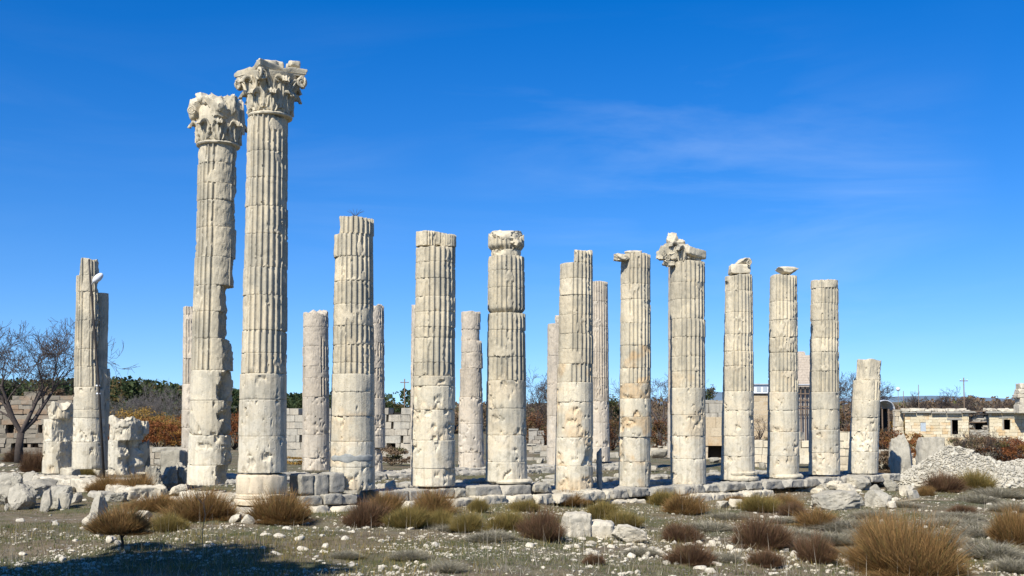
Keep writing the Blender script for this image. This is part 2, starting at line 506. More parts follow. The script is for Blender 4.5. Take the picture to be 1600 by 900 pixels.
def make_ground():
    xs = axis([(-6000, -1000, 1000), (-1000, -200, 100), (-200, -60, 14), (-60, -16, 2.2), (-16, 26, .14), (26, 60, 1.7), (60, 200, 14), (200, 1000, 100), (1000, 6000, 1000)])
    ys = axis([(-200, -40, 40), (-40, 14, 3), (14, 44, .12), (44, 64, .25), (64, 140, 2), (140, 400, 20), (400, 2000, 200), (2000, 9000, 1000)])
    X, Y = np.meshgrid(xs, ys, indexing='ij')
    Z = gh(X, Y)
    V = np.stack([X, Y, Z], -1).reshape(-1, 3)
    m, n = X.shape
    i, j = np.meshgrid(np.arange(m - 1), np.arange(n - 1), indexing='ij')
    Q = np.stack([i * n + j, (i + 1) * n + j, (i + 1) * n + j + 1, i * n + j + 1], -1).reshape(-1, 4)
    mt, n_, b = newmat("scrub_soil", .95)
    g = N(n_, "ShaderNodeNewGeometry").outputs['Position']
    big = noise(n_, g, .32, 5, .6, .5); mid = noise(n_, g, 1.7, 6, .65); fine = noise(n_, g, 11, 5, .7); ff = noise(n_, g, 45, 3, .7)
    c = mixc(n_, mrange(n_, mid, .38, .62), (.10, .072, .040), (.19, .148, .09))
    c = mixc(n_, math_(n_, 'MULTIPLY', mrange(n_, big, .42, .58), mrange(n_, fine, .35, .6, .2, .95)), c, (.052, .072, .02))
    c = mixc(n_, mrange(n_, noise(n_, g, .9, 5, .7), .52, .62, 0, .8), c, (.165, .14, .095))
    c = mixc(n_, mrange(n_, ff, .55, .68, 0, .75), c, (.27, .245, .195))
    c = mixc(n_, mrange(n_, fine, .56, .72, 0, .8), c, (.09, .075, .05))
    vo = N(n_, "ShaderNodeTexVoronoi"); vo.inputs['Scale'].default_value = 7.5; n_.links.new(g, vo.inputs['Vector'])
    vs = math_(n_, 'MULTIPLY', mrange(n_, vo.outputs['Distance'], .20, .26, 1, 0), mrange(n_, noise(n_, g, .8, 3, .6), .50, .60))
    c = mixc(n_, vs, c, (.52, .49, .42))
    n_.links.new(c, b.inputs['Base Color'])
    bump(n_, b, math_(n_, 'ADD', math_(n_, 'ADD', mid, fine), math_(n_, 'ADD', math_(n_, 'MULTIPLY', ff, .5), vs)), .8, .05)
    o = mesh("ground", V, Q, None, mt, None, None, True)
    tag(o, "stony scrub ground of brown soil and thin grass around the temple", kind="structure")
make_ground()

# ------------------------------------------------------------------ column drums
NA = 288
def drum(z0, z1, c0, c1, r0, r1, seed, fl=True, wear=(), fr=(), tr=0.0, br=0.0, dep=.066, blot=0.0, stain=0.0, pale=0.0, rough=.010, joint=1.0, rowst=.05, chamf=0.0):
    """c0,c1: (x,y) centres at bottom/top. wear: (theta_deg, halfwidth_deg). fr: (phi_deg, dist_frac, zlo, zhi, roughness)"""
    rng = np.random.RandomState(seed)
    h = z1 - z0
    k = max(4, int(h / rowst))
    L = np.unique(np.concatenate([np.linspace(0, 1, k + 1), np.clip(np.array([.006, .015, .03]) / h, 0, 1), 1 - np.clip(np.array([.006, .015, .03]) / h, 0, 1)]))
    th = np.arange(NA) * 2 * pi / NA
    LM, TH = np.meshgrid(L, th, indexing='ij')
    Z = z0 + LM * h
    R0 = (r0 + (r1 - r0) * LM) * (1 + .004 * rng.uniform(-1, 1))
    S = seed * 7.31
    D3 = np.stack([R0 * np.cos(TH), R0 * np.sin(TH), Z], -1)
    nlo = fbm(D3 * 1.5 + S, 3, seed); nmid = fbm(D3 * 5 + S, 3, seed + 1); nhi = fbm(D3 * 17 + S, 2, seed + 2)
    wv = ss(.52 - blot, .60 - blot, nlo + .25 * nmid)
    for (tc_, hw) in wear:
        dd = np.abs((np.degrees(TH) - tc_ + 180) % 360 - 180)
        wv = np.maximum(wv, ss(-.04, .04, (hw - dd) / 45.0 + .06 * nlo + .02 * nmid))
    if fl:
        x = (((TH / (2 * pi) * 24) % 1.0) - .5) / .41
        prof = np.sqrt(np.clip(1 - x * x, 0, 1))
        R = R0 - dep * prof * (1 - wv) - wv * (dep * .35 + .013 * nmid + .006 * nhi)
        chip = np.clip((nmid + .4 * nhi - .60) * .14, 0, .04)
        R = np.minimum(R, R0 - chip)
    else:
        x = ((TH / (2 * pi) * 24) % 1.0) - .5
        R = R0 * cos(pi / 24) / np.cos(x * 2 * pi / 24) - wv * (.014 + .016 * nmid)
        chip = np.clip((nmid + .5 * nlo - .62 + blot * .5) * .20, 0, .045)
        R = R - chip
    R = R - np.clip(nhi - .45, 0, 1) * rough * 1.5 + nmid * rough * .18
    # joints: worn edges with bites
    e = np.minimum(Z - z0, z1 - Z)
    R = R - .008 * joint * np.clip(1 - e / .03, 0, 1) ** 2
    bite = ss(.30, .65, fbm(np.stack([np.cos(TH) * 2.4, np.sin(TH) * 2.4, np.where(LM < .5, 0., 9.) + 0 * TH], -1) + S, 3, seed + 4))
    R = R - bite * np.exp(-(e / (.03 + .04 * bite)) ** 2) * .024 * joint
    if chamf: R = R - chamf * np.clip(1 - (Z - z0) / (.16), 0, 1) ** 1.3 * (1 + .3 * nmid)
    fresh = wv * .55
    if fl: fresh = fresh + 0.0
    for (ph, df, zl, zh, rg) in fr:
        cs = np.cos(TH - rad(ph))
        d = df * R0 + rg * (nlo * 1.6 + nmid * .8 + nhi * .2)
        lim = np.where(cs > .03, d / np.maximum(cs, .03), 9)
        zz = Z + .18 * nlo + .05 * nmid
        lim = np.where((zz > zl) & (zz < zh), lim, 9)
        hit = lim < R
        fresh = np.where(hit, .8, fresh)
        R = np.minimum(R, np.maximum(lim, .04))
    cx = c0[0] + (c1[0] - c0[0]) * LM; cy = c0[1] + (c1[1] - c0[1]) * LM
    Xo = R * np.cos(TH); Yo = R * np.sin(TH)
    def dz(x, y, lam):
        q = np.stack([x * 2.6, y * 2.6, 0 * x + seed], -1)
        return tr * (fbm(q, 3, seed + 8) - .3) * lam ** 3 + br * fbm(q + 31, 2, seed + 9) * (1 - lam) ** 3
    Zo = Z + dz(Xo, Yo, LM)
    V = [np.stack([cx + Xo, cy + Yo, Zo], -1).reshape(-1, 3)]
    m = len(L)
    cc = [np.stack([np.clip(fresh, 0, 1), stain * .8 * ss(0, .5, nlo) * np.ones_like(R), np.ones_like(R) * pale], -1).reshape(-1, 3)]
    i, j = np.meshgrid(np.arange(m - 1), np.arange(NA), indexing='ij')
    Q = [np.stack([i * NA + j, i * NA + (j + 1) % NA, (i + 1) * NA + (j + 1) % NA, (i + 1) * NA + j], -1).reshape(-1, 4)]
    T = []
    off = m * NA
    for row, flip in ((m - 1, False), (0, True)):
        prev = row * NA + np.arange(NA)
        rx, ry = Xo[row], Yo[row]; lam = 1.0 if not flip else 0.0
        bx, by = cx[row][0], cy[row][0]; bz = Z[row][0]
        mxr = .03 if False else 0
        for f in (.88, .62, .32):
            x, y = rx * f, ry * f
            zz = bz + dz(x, y, lam)
            V.append(np.stack([bx + x, by + y, zz], -1)); cc.append(np.tile([.5, 0, pale], (NA, 1)))
            cur = off + np.arange(NA); off += NA
            q = np.stack([prev, np.roll(prev, -1), np.roll(cur, -1), cur], -1)
            Q.append(q[:, ::-1] if flip else q); prev = cur
        V.append(np.array([[bx, by, bz + float(dz(np.array([0.]), np.array([0.]), lam)[0])]])); cc.append(np.array([[.5, 0, pale]]))
        t = np.stack([prev, np.roll(prev, -1), np.full(NA, off)], -1); off += 1
        T.append(t[:, ::-1] if flip else t)
    C = np.concatenate(cc)
    r2 = np.random.RandomState(seed + 77)
    C[:, 0] = np.clip(C[:, 0] + r2.uniform(-.1, .45) * (1.0 if not fl else .5), 0, 1)
    C = np.concatenate([C, np.full((len(C), 1), r2.uniform(.84, 1.05) if fl else r2.uniform(.90, 1.07))], 1)
    return np.concatenate(V), np.concatenate(Q), np.concatenate(T), C

GRP = None
def column(label, Y, bot, top, joints, fe, seed, wear=((-165, 44),), fr=(), blot=0.0, stain=None, tr=.06, mat=None, over=None, group="standing temple columns", pale=None, dep=.066, bottr=0.0, name="temple_column", jit=.006):
    """bot/top = (left px, right px, y px) of the shaft; joints = y px from the top to the bottom"""
    mat = mat or M_COL
    rng = np.random.RandomState(seed + 1000)
    k = F / Y
    # silhouette edges of a vertical cylinder -> centre and radius at this depth
    def edge(e):
        a, b_ = P(e[0], e[2], Y), P(e[1], e[2], Y)
        return (a.x + b_.x) / 2, (b_.x - a.x) / 2
    xb, rb = edge(bot); xt, rt = edge(top)
    zf = lambda y: P(800, y, Y - rb * .8).z
    ys = [top[2]] + list(joints) + [bot[2]]
    zs = [zf(y) for y in ys]
    zb, zt = zs[-1], zs[0]; zfe = zf(fe)
    root = empty(name, (xb, Y, zb), label, "column", group)
    n = len(zs) - 1
    for i in range(n):
        z1, z0 = zs[i], zs[i + 1]
        l0 = (z0 - zb) / (zt - zb); l1 = (z1 - zb) / (zt - zb)
        jx, jy = rng.normal(size=2) * jit
        c0 = ((xt - xb) * l0 + jx, jy); c1 = ((xt - xb) * l1 + jx, jy)
        r0 = rb + (rt - rb) * l0; r1 = rb + (rt - rb) * l1
        zm = (z0 + z1) / 2
        fl = zm > zfe
        kw = dict(fl=fl, wear=wear if fl else (), blot=blot, tr=tr if i == 0 else 0.0, dep=dep,
                  stain=0.0, pale=(0.75 if i >= n - 2 else (.35 if not fl else .12)) if pale is None else pale, br=0, joint=rng.uniform(.6, 1.5))
        kw['fr'] = [(p, d, zl, zh, g) for (p, d, zl, zh, g) in fr]
        if stain: kw['stain'] = stain(i, n) if callable(stain) else stain
        if i == n - 1: kw['blot'] = kw['blot'] + .08
        o = dict((over or {}).get(i, {}))
        if o.get('skip'): continue
        dx = o.pop('dx', 0.0) / k; sc_ = o.pop('sc', 1.0)
        c0 = (c0[0] + dx, c0[1]); c1 = (c1[0] + dx, c1[1]); r0 *= sc_; r1 *= sc_
        nm = o.pop('name', 'drum'); tp = o.pop('taper', 1.0); r1 *= tp
        if 'fr' in o: o['fr'] = [(p, d, zf(a) if a is not None else -99, zf(b) if b is not None else 99, g) for (p, d, a, b, g) in o['fr']]
        if 'frx' in o: kw['fr'] = kw['fr'] + [(p, d, zf(a) if a is not None else -99, zf(b) if b is not None else 99, g) for (p, d, a, b, g) in o.pop('frx')]
        kw.update(o)
        V, Q, T, C = drum(z0 - zb, z1 - zb - .004, c0, c1, r0, r1, seed * 40 + i, **dict(kw, fr=[(p, d, zl - zb, zh - zb, g) for (p, d, zl, zh, g) in kw['fr']]))
        mesh(nm, V, Q, T, mat, root, C, True, 42)
    root['_r'] = rb
    return root, (xb, rb, zb), (xt, rt, zt)

def ring(profile, n=96, seed=0, jitter=.01, cx=0, cy=0, cut=()):
    """lathe of (r,z) profile with weathering; cut: (phi, dist)"""
    pr = np.array(profile, float)
    th = np.arange(n) * 2 * pi / n
    Rr, TH = np.meshgrid(pr[:, 0], th, indexing='ij'); Z = np.repeat(pr[:, 1][:, None], n, 1)
    p = np.stack([Rr * np.cos(TH), Rr * np.sin(TH), Z], -1)
    nz_ = fbm(p * 4 + seed, 3, seed)
    Rr = Rr + nz_ * jitter - np.clip(nz_ - .3, 0, 1) * jitter * 6
    for ph, d in cut:
        cs = np.cos(TH - rad(ph)); lim = np.where(cs > .05, (d + .05 * nz_) / np.maximum(cs, .05), 9); Rr = np.minimum(Rr, lim)
    V = np.stack([cx + Rr * np.cos(TH), cy + Rr * np.sin(TH), Z + nz_ * jitter * .5], -1).reshape(-1, 3)
    m = len(pr); i, j = np.meshgrid(np.arange(m - 1), np.arange(n), indexing='ij')
    Q = np.stack([i * n + j, i * n + (j + 1) % n, (i + 1) * n + (j + 1) % n, (i + 1) * n + j], -1).reshape(-1, 4)
    V = np.concatenate([V, [[cx, cy, pr[0, 1]], [cx, cy, pr[-1, 1]]]]); j = np.arange(n)
    T = np.concatenate([np.stack([np.full(n, m * n), (j + 1) % n, j], -1), np.stack([np.full(n, m * n + 1), (m - 1) * n + j, (m - 1) * n + (j + 1) % n], -1)])
    C = np.zeros((len(V), 3)); C[:, 0] = .3; C[:, 2] = .3
    return V, Q, T, C

# ------------------------------------------------------------------ corinthian capital
def leaf(th0, rb, h, wd, seed, curl=.10, z0=0.0, bell=.1):
    curl *= 1.25; wd *= .90
    nu, nv = 13, 18
    rng = np.random.RandomState(seed)
    u = np.linspace(-1, 1, nu); v = np.linspace(0, 1, nv)
    U, Vv = np.meshgrid(u, v)
    a = np.clip((Vv - .68) / .32, 0, 1) * pi * .95
    rr = rb + .035 + bell * Vv * .7 + curl * (1 - np.cos(a))
    zz = z0 + h * np.clip(Vv / .68, 0, 1) * .86 + curl * np.sin(a) * 1.1
    wv_ = wd * (.62 + .42 * np.sin(np.clip(Vv, 0, .8) / .8 * pi * .75)) * (1 - .55 * ss(.72, 1, Vv))
    wv_ = wv_ * (1 + .16 * np.abs(np.sin(Vv * 13)) * np.abs(U))
    ridge = .034 * np.cos(np.abs(U) * 3.2 * pi - Vv * 4) + .03 * (1 - np.abs(U)) ** 2 + .03 * np.abs(U) ** 2 * np.clip(Vv, 0, .7)
    rr2 = rr + ridge * np.where(a > 0, np.cos(a * .9), 1); zz2 = zz + ridge * np.sin(a)
    q = np.stack([U * 2, Vv * 3, 0 * U + seed], -1); nn = fbm(q * 1.6, 2, seed) * .016
    outs = []
    for off in (0.0, -.045):
        r = rr2 + off * np.cos(a) + nn; z = zz2 + off * np.sin(a) * -1 + nn
        t = th0 + U * wv_ / np.maximum(rr, .2)
        outs.append(np.stack([r * np.cos(t), r * np.sin(t), z], -1).reshape(-1, 3))
    V = np.concatenate(outs); n1 = nu * nv
    i, j = np.meshgrid(np.arange(nv - 1), np.arange(nu - 1), indexing='ij')
    q1 = np.stack([i * nu + j, i * nu + j + 1, (i + 1) * nu + j + 1, (i + 1) * nu + j], -1).reshape(-1, 4)
    Q = [q1, q1[:, ::-1] + n1]
    b = np.concatenate([np.arange(nu), np.arange(1, nv) * nu + nu - 1, (nv - 1) * nu + np.arange(nu - 2, -1, -1), np.arange(nv - 2, 0, -1) * nu])
    Q.append(np.stack([b, b + n1, np.roll(b, -1) + n1, np.roll(b, -1)], -1))
    C = np.zeros((len(V), 3)); C[:, 0] = .15
    return V, np.concatenate(Q), None, C

def volute(ctr, tdir, odir, R, turns=2.0, sgn=1, rt=.032, stalk=None):
    """spiral in the plane of tdir and z, centre ctr, thickness towards odir"""
    m = 40; ctr = np.array(ctr); tdir = np.array(tdir); odir = np.array(odir)
    a = np.linspace(0, turns * 2 * pi, m)
    r = R * (1 - a / a[-1]) ** .8 + .012
    ph = pi / 2 - a
    pts = ctr + np.outer(sgn * r * np.cos(ph), tdir) + np.outer(r * np.sin(ph), [0, 0, 1]) + np.outer(.02 * (a / a[-1]), odir)
    rad_ = np.linspace(rt, rt * .45, m)
    if stalk is not None:
        k = 10; s0 = np.array(stalk); p1 = pts[0]
        tt = np.linspace(0, 1, k)[:, None]
        mid = (s0 + p1) / 2 + np.array([0, 0, .14])
        st = (1 - tt) ** 2 * s0 + 2 * tt * (1 - tt) * mid + tt ** 2 * p1
        pts = np.concatenate([st[:-1], pts]); rad_ = np.concatenate([np.full(k - 1, rt), rad_])
    V, Q, T, C = tube(pts, rad_, 7)
    C = np.zeros((len(V), 3)); return V, Q, T, C

def capital(root, cx, cy, z, r, h, Rd, rot, seed, mat):
    """bell with acanthus leaves, volutes and a concave abacus. Rd = half diagonal of the abacus"""
    hb = h * .80
    prof = [(r * .96, 0), (r * 1.0, .02), (r * 1.0, hb * .3), (r * 1.03, hb * .55), (r * 1.14, hb * .8), (r * 1.34, hb * .95), (r * 1.36, hb)]
    V, Q, T, C = ring(prof, 96, seed, .015)
    V = V + np.array([cx, cy, z])
    cap = mesh("capital", V, Q, T, mat, root, C, True, 45)
    cap["label"] = "carved capital with two rows of acanthus leaves"
    V, Q, T, C = ring([(r * .98, -.10), (r * 1.1, -.085), (r * 1.13, -.05), (r * 1.1, -.015), (r * .98, .0)], 96, seed + 2, .008)
    mesh("astragal", V + np.array([cx, cy, z]), Q, T, mat, cap, C, True, 45)
    def put(nm, d):
        V, Q, T, C = d
        return mesh(nm, V + np.array([cx, cy, z]), Q, T, mat, cap, C, True, 50)
    rng = np.random.RandomState(seed)
    for i in range(8):
        a = rot + (i + .5) * pi / 4
        put("acanthus_leaf", leaf(a, r * 1.0, hb * .42, .235, seed + i, .085, 0.0, .04))
    for i in range(8):
        a = rot + i * pi / 4
        put("acanthus_leaf", leaf(a, r * 1.02, hb * .70, .25, seed + 20 + i, .10, hb * .08, .10))
    side = Rd / math.sqrt(2)
    for q in range(4):
        a = rot + q * pi / 2
        o = np.array([cos(a), sin(a), 0]); t = np.array([-sin(a), cos(a), 0])
        for sg in (-1, 1):
            ctr = o * side * .90 + t * sg * side * .80 + np.array([0, 0, hb * .84])
            st = o * r * 1.02 + t * sg * r * .42 + np.array([0, 0, hb * .42])
            put("volute", volute(ctr, t * sg, o, .15, 2.1, 1, .036, st))
            ctr = o * (r * 1.22) + t * sg * .12 + np.array([0, 0, hb * .83])
            st = o * r * 1.06 + t * sg * r * .36 + np.array([0, 0, hb * .45])
            put("volute", volute(ctr, t * -sg, o, .105, 2.0, 1, .028, st))
        # solid webs behind the corner volutes
        c45 = a + pi / 4
        d = np.array([cos(c45), sin(c45), 0])
        pts = [d * r * .8 + np.array([0, 0, hb * .45]), d * (r * 1.15) + np.array([0, 0, hb * .66]), d * (Rd * .80) + np.array([0, 0, hb * .84]), d * (Rd * .88) + np.array([0, 0, hb * .98])]
        put("corner_web", tube(pts, [.10, .10, .085, .07], 10))
    # abacus: concave sides, cut corners
    ns = 14; out = []
    for q in range(4):
        a = rot + q * pi / 2
        o = np.array([cos(a), sin(a)]); t = np.array([-sin(a), cos(a)])
        for k in range(ns):
            u = -0.94 + 1.88 * k / (ns - 1)
            out.append(o * side * (1 - .20 * (1 - u * u)) + t * side * u)
    out = np.array(out); m = len(out)
    lv = [(0, .93), (.015, .95), (.05, .95), (.055, .99), (.11, 1.0), (.16, 1.04), (.20, 1.03), (.205, .9), (.207, .5)]
    Vs = []
    for (zz, s_) in lv:
        Vs.append(np.concatenate([out * s_, np.full((m, 1), hb + zz)], 1))
    V = np.concatenate(Vs); V = V + fbm(V * 3 + seed, 3, seed)[:, None] * np.array([.02, .02, .025])
    nn = fbm(V * 1.8 + seed * 3, 2, seed)
    V[:, 2] -= np.clip(nn - .2, 0, 1) * .25 * (V[:, 2] > hb + .1)
    i, j = np.meshgrid(np.arange(len(lv) - 1), np.arange(m), indexing='ij')
    Q = np.stack([i * m + j, i * m + (j + 1) % m, (i + 1) * m + (j + 1) % m, (i + 1) * m + j], -1).reshape(-1, 4)
    V = np.concatenate([V, [[0, 0, hb], [0, 0, hb + .2]]]); j = np.arange(m); M_ = len(lv) * m
    T = np.concatenate([np.stack([np.full(m, M_), (j + 1) % m, j], -1), np.stack([np.full(m, M_ + 1), M_ - m + j, M_ - m + (j + 1) % m], -1)])
    C = np.zeros((len(V), 3))
    mesh("abacus", V + np.array([cx, cy, z]), Q, T, mat, cap, C, True, 40)
    return cap
# ------------------------------------------------------------------ the standing columns
def frag(root, x0, y0, x1, y1, Y, depth, seed, kind="rock", name="capital_fragment", mat=None, rz=0.0, tilt=0.0, sub=4, rough=.07):
    """broken piece filling a pixel box, parented to its column (local coordinates)"""
    a, b = P(x0, y1, Y), P(x1, y0, Y)
    size = (b.x - a.x, depth, b.z - a.z)
    if kind == "rock": V, Q, T, C = rock(seed, size, 9, sub, rough)
    else: V, Q, T, C = block(seed, size, .02, .04, .05, 2)
    V[:, 2] -= size[2] / 2
    if tilt:
        c, s = cos(tilt), sin(tilt); x = V[:, 0] * c + V[:, 2] * s; V[:, 2] = -V[:, 0] * s + V[:, 2] * c; V[:, 0] = x
    V = rotz(V, rz)
    C[:, 0] = .5
    o = np.array(root.location) if root is not None else np.zeros(3)
    V = V + np.array([(a.x + b.x) / 2, Y, (a.z + b.z) / 2]) - o
    return mesh(name, V, Q, T, mat or M_COL, root, C, True, 40)

def extra_drum(root, y0, y1, xl, xr, Y, seed, name="drum_fragment", mat=None, **kw):
    a, b = P(xl, (y0 + y1) / 2, Y), P(xr, (y0 + y1) / 2, Y)
    r = (b.x - a.x) / 2; o = root.location
    z1 = P(800, y0, Y - .5).z; z0 = P(800, y1, Y - .5).z
    V, Q, T, C = drum(z0 - o.z, z1 - o.z, ((a.x + b.x) / 2 - o.x, Y - o.y), ((a.x + b.x) / 2 - o.x, Y - o.y), r, r, seed, **kw)
    return mesh(name, V, Q, T, mat or M_COL, root, C, True, 42)

YK = [30.5 + 1.909 * k for k in range(12)]
ora = lambda k: (lambda i, n: k if i >= n - 5 else k * .15)
# --- corner column with the complete capital
A, (xb, rb, zb), (xt, rt, zt) = column("tallest column, fluted shaft under a complete carved capital", YK[0],
    (372, 447, 739), (387, 450, 177), [234, 275, 320.5, 364, 416.5, 460, 515, 551, 583, 624, 681.6], 582, 1, wear=((-170, 40),), stain=.1,
    over={2: {'blot': .08}, 7: {'frx': [(-5, .86, 520, None, .05)]}, 8: {'frx': [(0, .88, None, 590, .06)]}})
z786 = P(800, 790, YK[0] - .6).z - zb
V, Q, T, C = ring([(.62, z786), (.74, z786 + .01), (.75, z786 + .12), (.70, z786 + .17), (.73, z786 + .19), (.735, z786 + .27), (.69, z786 + .30), (.71, z786 + .34), (.70, -.32), (.695, -.12), (.66, -.06), (.62, -.045), (.5, -.04)], 128, 5, .02, cut=[(20, .66)])
C[:, 0] = .8; C[:, 1] = .35; C[:, 2] = .7
mesh("base", V, Q, T, M_COL, A, C, True, 45)
ct = (xt - xb, 0.0)
capA = capital(A, ct[0] + .07, 0, zt - zb + .08, rt * .97, 1.36, 1.06, RZ, 11, M_COL)
frag(A, 400, 92, 434, 122, YK[0] - .48, .42, 71, "rock", "broken_abacus_block", rough=.05, rz=.4)
frag(A, 424, 98, 440, 113, YK[0] - .15, .5, 72, "block", "broken_abacus_block", rz=.5)
frag(A, 449, 98, 466, 108, YK[0] + .1, .5, 73, "block", "broken_abacus_block", rz=.5)

# --- second tall column, leaning and broken along its right side
B, (xb, rb, zb), (xt, rt, zt) = column("second tallest column, leaning slightly, right side deeply broken under an eroded capital", 33.0,
    (293.5, 362, 758), (311.5, 371, 219), [252.6, 285, 311, 353.5, 400, 444.5, 486, 528, 578, 625.6, 680, 727], 583, 2, wear=((-55, 26),), blot=.06,
    fr=[(12, .90, -99, 99, .05)],
    over={2: {'blot': .1}, 3: {'blot': .25, 'sc': .97}, 4: {'blot': .2}, 6: {'frx': [(3, .50, None, None, .05)]}, 7: {'frx': [(3, .46, None, None, .05)]},
          8: {'frx': [(0, .76, None, None, .10)]}, 9: {'frx': [(-1, .72, None, None, .14)]}, 10: {'frx': [(-2, .66, None, None, .14)]}, 11: {'frx': [(0, .62, None, None, .14)]}, 12: {'frx': [(0, .52, None, None, .10)]}})
cb = (xt - xb, 0.0)
hb = 1.0
V, Q, T, C = ring([(rt * .94, 0), (rt, .05), (rt * 1.02, .4), (rt * 1.05, .7), (rt * 1.08, .95), (rt * 1.0, 1.12), (rt * .8, 1.2), (rt * .4, 1.22)], 96, 31, .06)
V = V + np.array([cb[0], 0, zt - zb]); C[:, 0] = .7
capB = mesh("capital", V, Q, T, M_COL, B, C, True, 45)
capB["label"] = "eroded capital, lumpy above with one row of leaves left"
V, Q, T, C = ring([(rt * .98, -.10), (rt * 1.1, -.085), (rt * 1.14, -.05), (rt * 1.1, -.01), (rt * .98, .0)], 96, 32, .01)
mesh("astragal", V + np.array([cb[0], 0, zt - zb]), Q, T, M_COL, capB, C, True, 45)
for i in range(8):
    V, Q, T, C = leaf(RZ + (i + .5) * pi / 4, rt * 1.02, .50, .23, 300 + i, .075, 0.0, .05)
    mesh("acanthus_leaf", V + np.array([cb[0], 0, zt - zb]), Q, T, M_COL, capB, C, True, 50)
YB = 33.0
frag(B, 291, 153, 322, 186, YB - .2, .5, 81, name="corner_volute", rough=.05, tilt=-.25)
frag(B, 304, 145, 332, 168, YB - .3, .7, 82, name="broken_corner", rough=.1)
frag(B, 320, 147, 362, 187, YB - .55, .55, 83, name="broken_corner", rough=.16, rz=.3)
frag(B, 343, 150, 376, 200, YB - .3, .6, 84, name="broken_corner", rough=.14)
frag(B, 361, 155, 383, 212, YB + .1, .45, 85, name="broken_corner", rough=.12)
for sx in ((292, 169),):
    p = P(299, 172, YB - .5)
    V, Q, T, C = volute(np.array([p.x, p.y, p.z]) - np.array(B.location), np.array([.95, .2, 0]), np.array([-.3, -.95, 0]), .12, 2.0, 1, .035)
    mesh("volute", V, Q, T, M_COL, capB, C, True, 50)

# --- the long front row
C1, *_ = column("column with a stepped top and a dry weed on it, grey patch near its foot", YK[1],
    (514.5, 586.5, 766), (524, 583, 337), [363.5, 399, 437.6, 474, 508, 538, 566, 583.5, 612, 650, 690, 730], 585, 3, wear=((-165, 32),), stain=ora(.5),
    over={0: {'fr': [(185, .72, None, None, .03)], 'dx': 1.5}, 1: {'dx': -1.5, 'sc': 1.03}, 4: {'wear': ((-165, 60),)}, 10: {'frx': []}})
def patch(root, r, z0, z1, a0, a1, seed, mat):
    nu, nv = 60, 14; U, W_ = np.meshgrid(np.linspace(0, 1, nu), np.linspace(0, 1, nv))
    edge = 1 - np.abs(2 * U - 1) ** 6
    wob = fbm(np.stack([U * 5, 0 * U + seed, 0 * U], -1), 3, seed) * .06
    z = (z0 + z1) / 2 + (W_ - .5) * (z1 - z0) * edge + wob * (W_ * 2 - 1)
    a = np.radians(a0 + (a1 - a0) * U); rr_ = r - .03 + .045 * (1 - np.abs(2 * W_ - 1) ** 4) * np.clip(edge * 3, 0, 1)
    V = np.stack([rr_ * np.cos(a), rr_ * np.sin(a), z], -1).reshape(-1, 3)
    i, j = np.meshgrid(np.arange(nv - 1), np.arange(nu - 1), indexing='ij')
    Q = np.stack([i * nu + j, i * nu + j + 1, (i + 1) * nu + j + 1, (i + 1) * nu + j], -1).reshape(-1, 4)
    return mesh("cement_patch", V, Q, None, mat, root, None, True)
zp = lambda y: P(800, y, YK[1] - .55).z - C1.location.z
patch(C1, C1['_r'] * .995, zp(723.5), zp(709), -150, -18, 3, plain("grey_cement", (.25, .255, .235), .9, .2, 9))
C2, *_ = column("column with two blocks side by side on top and a cracked bulging lower part", YK[2],
    (641.5, 711, 760), (649, 711.5, 382), [408, 433.6, 462, 486, 510, 527, 566, 587, 602.7, 640, 688, 732], 589, 4, wear=((-165, 46),), stain=ora(.25),
    over={9: {'blot': .4}, 10: {'blot': .3}, 11: {'blot': .2}})
extra_drum(C2, 359, 381.5, 649, 685.4, YK[2] - .05, 401, name="drum", fl=True, wear=((-165, 80),), blot=.3, tr=.05)
extra_drum(C2, 362, 382, 687, 713, YK[2] - .1, 402, name="drum", fl=True, dep=.03, tr=.04)
extra_drum(C2, 361, 381.8, 660, 706, YK[2] + .18, 403, name="drum", fl=True, dep=.03, tr=.04)
C3, *_ = column("column with a rounded drum on a thin neck at its top and a waist below", YK[3],
    (758.5, 824, 753), (762, 819, 363), [388, 398, 421, 448, 488, 515, 557, 594, 638, 680, 722], 595, 5, wear=((-160, 28),), stain=ora(.2),
    over={0: {'blot': .3, 'chamf': .12, 'tr': .2, 'frx': [(-60, .93, None, None, .06)]}, 1: {'sc': .82, 'fl': False, 'blot': .5, 'wear': ()}, 4: {'chamf': .13}, 9: {'blot': .3}, 10: {'blot': .3}})
frag(C3, 764, 361, 817, 384, YK[3], 1.2, 98, "rock", "loose_top_piece", rough=.10)
frag(C3, 790, 368, 819, 392, YK[3] - .2, .8, 99, "rock", "loose_top_piece", rough=.14)
V, Q, T, C = ring([(.5, -.0), (.74, 0), (.76, .05), (.73, .10), (.66, .14)], 96, 44, .015, cut=[(200, .68)])
mesh("base", V + np.array([.12, 0, -.05]), Q, T, M_COL, C3, C, True, 45)
C4, *_ = column("column with a narrow offset block on top and a dark post beside its foot", YK[4],
    (866.5, 927.5, 768), (874.5, 926, 388.5), [409.3, 434, 460, 491, 520.5, 545, 568, 597, 628, 683.4, 728], 598, 6, wear=((-155, 48),), stain=ora(.7),
    over={0: {'fr': [(180, .12, None, None, .03)], 'sc': .97, 'dx': 1}, 9: {'blot': .2}, 10: {'blot': .3, 'frx': [(-25, .85, None, None, .08)]}})
C5, *_ = column("column stained orange at its foot, thin ledge sticking out at its top", YK[5],
    (966.5, 1018, 760.6), (969, 1016, 393.5), [418.6, 442.6, 467, 504.7, 539, 574.6, 598.8, 622.5, 651, 682.6, 721.6], 599, 7, wear=((-160, 40),), stain=lambda i, n: .1 if i < 5 else .95,
    over={7: {'blot': .25}, 8: {'blot': .2}, 9: {'blot': .2}, 10: {'dx': -1, 'sc': .98, 'frx': [(-170, .86, None, None, .06)]}, 11: {'blot': .2, 'frx': [(-10, .85, None, None, .06)]}})
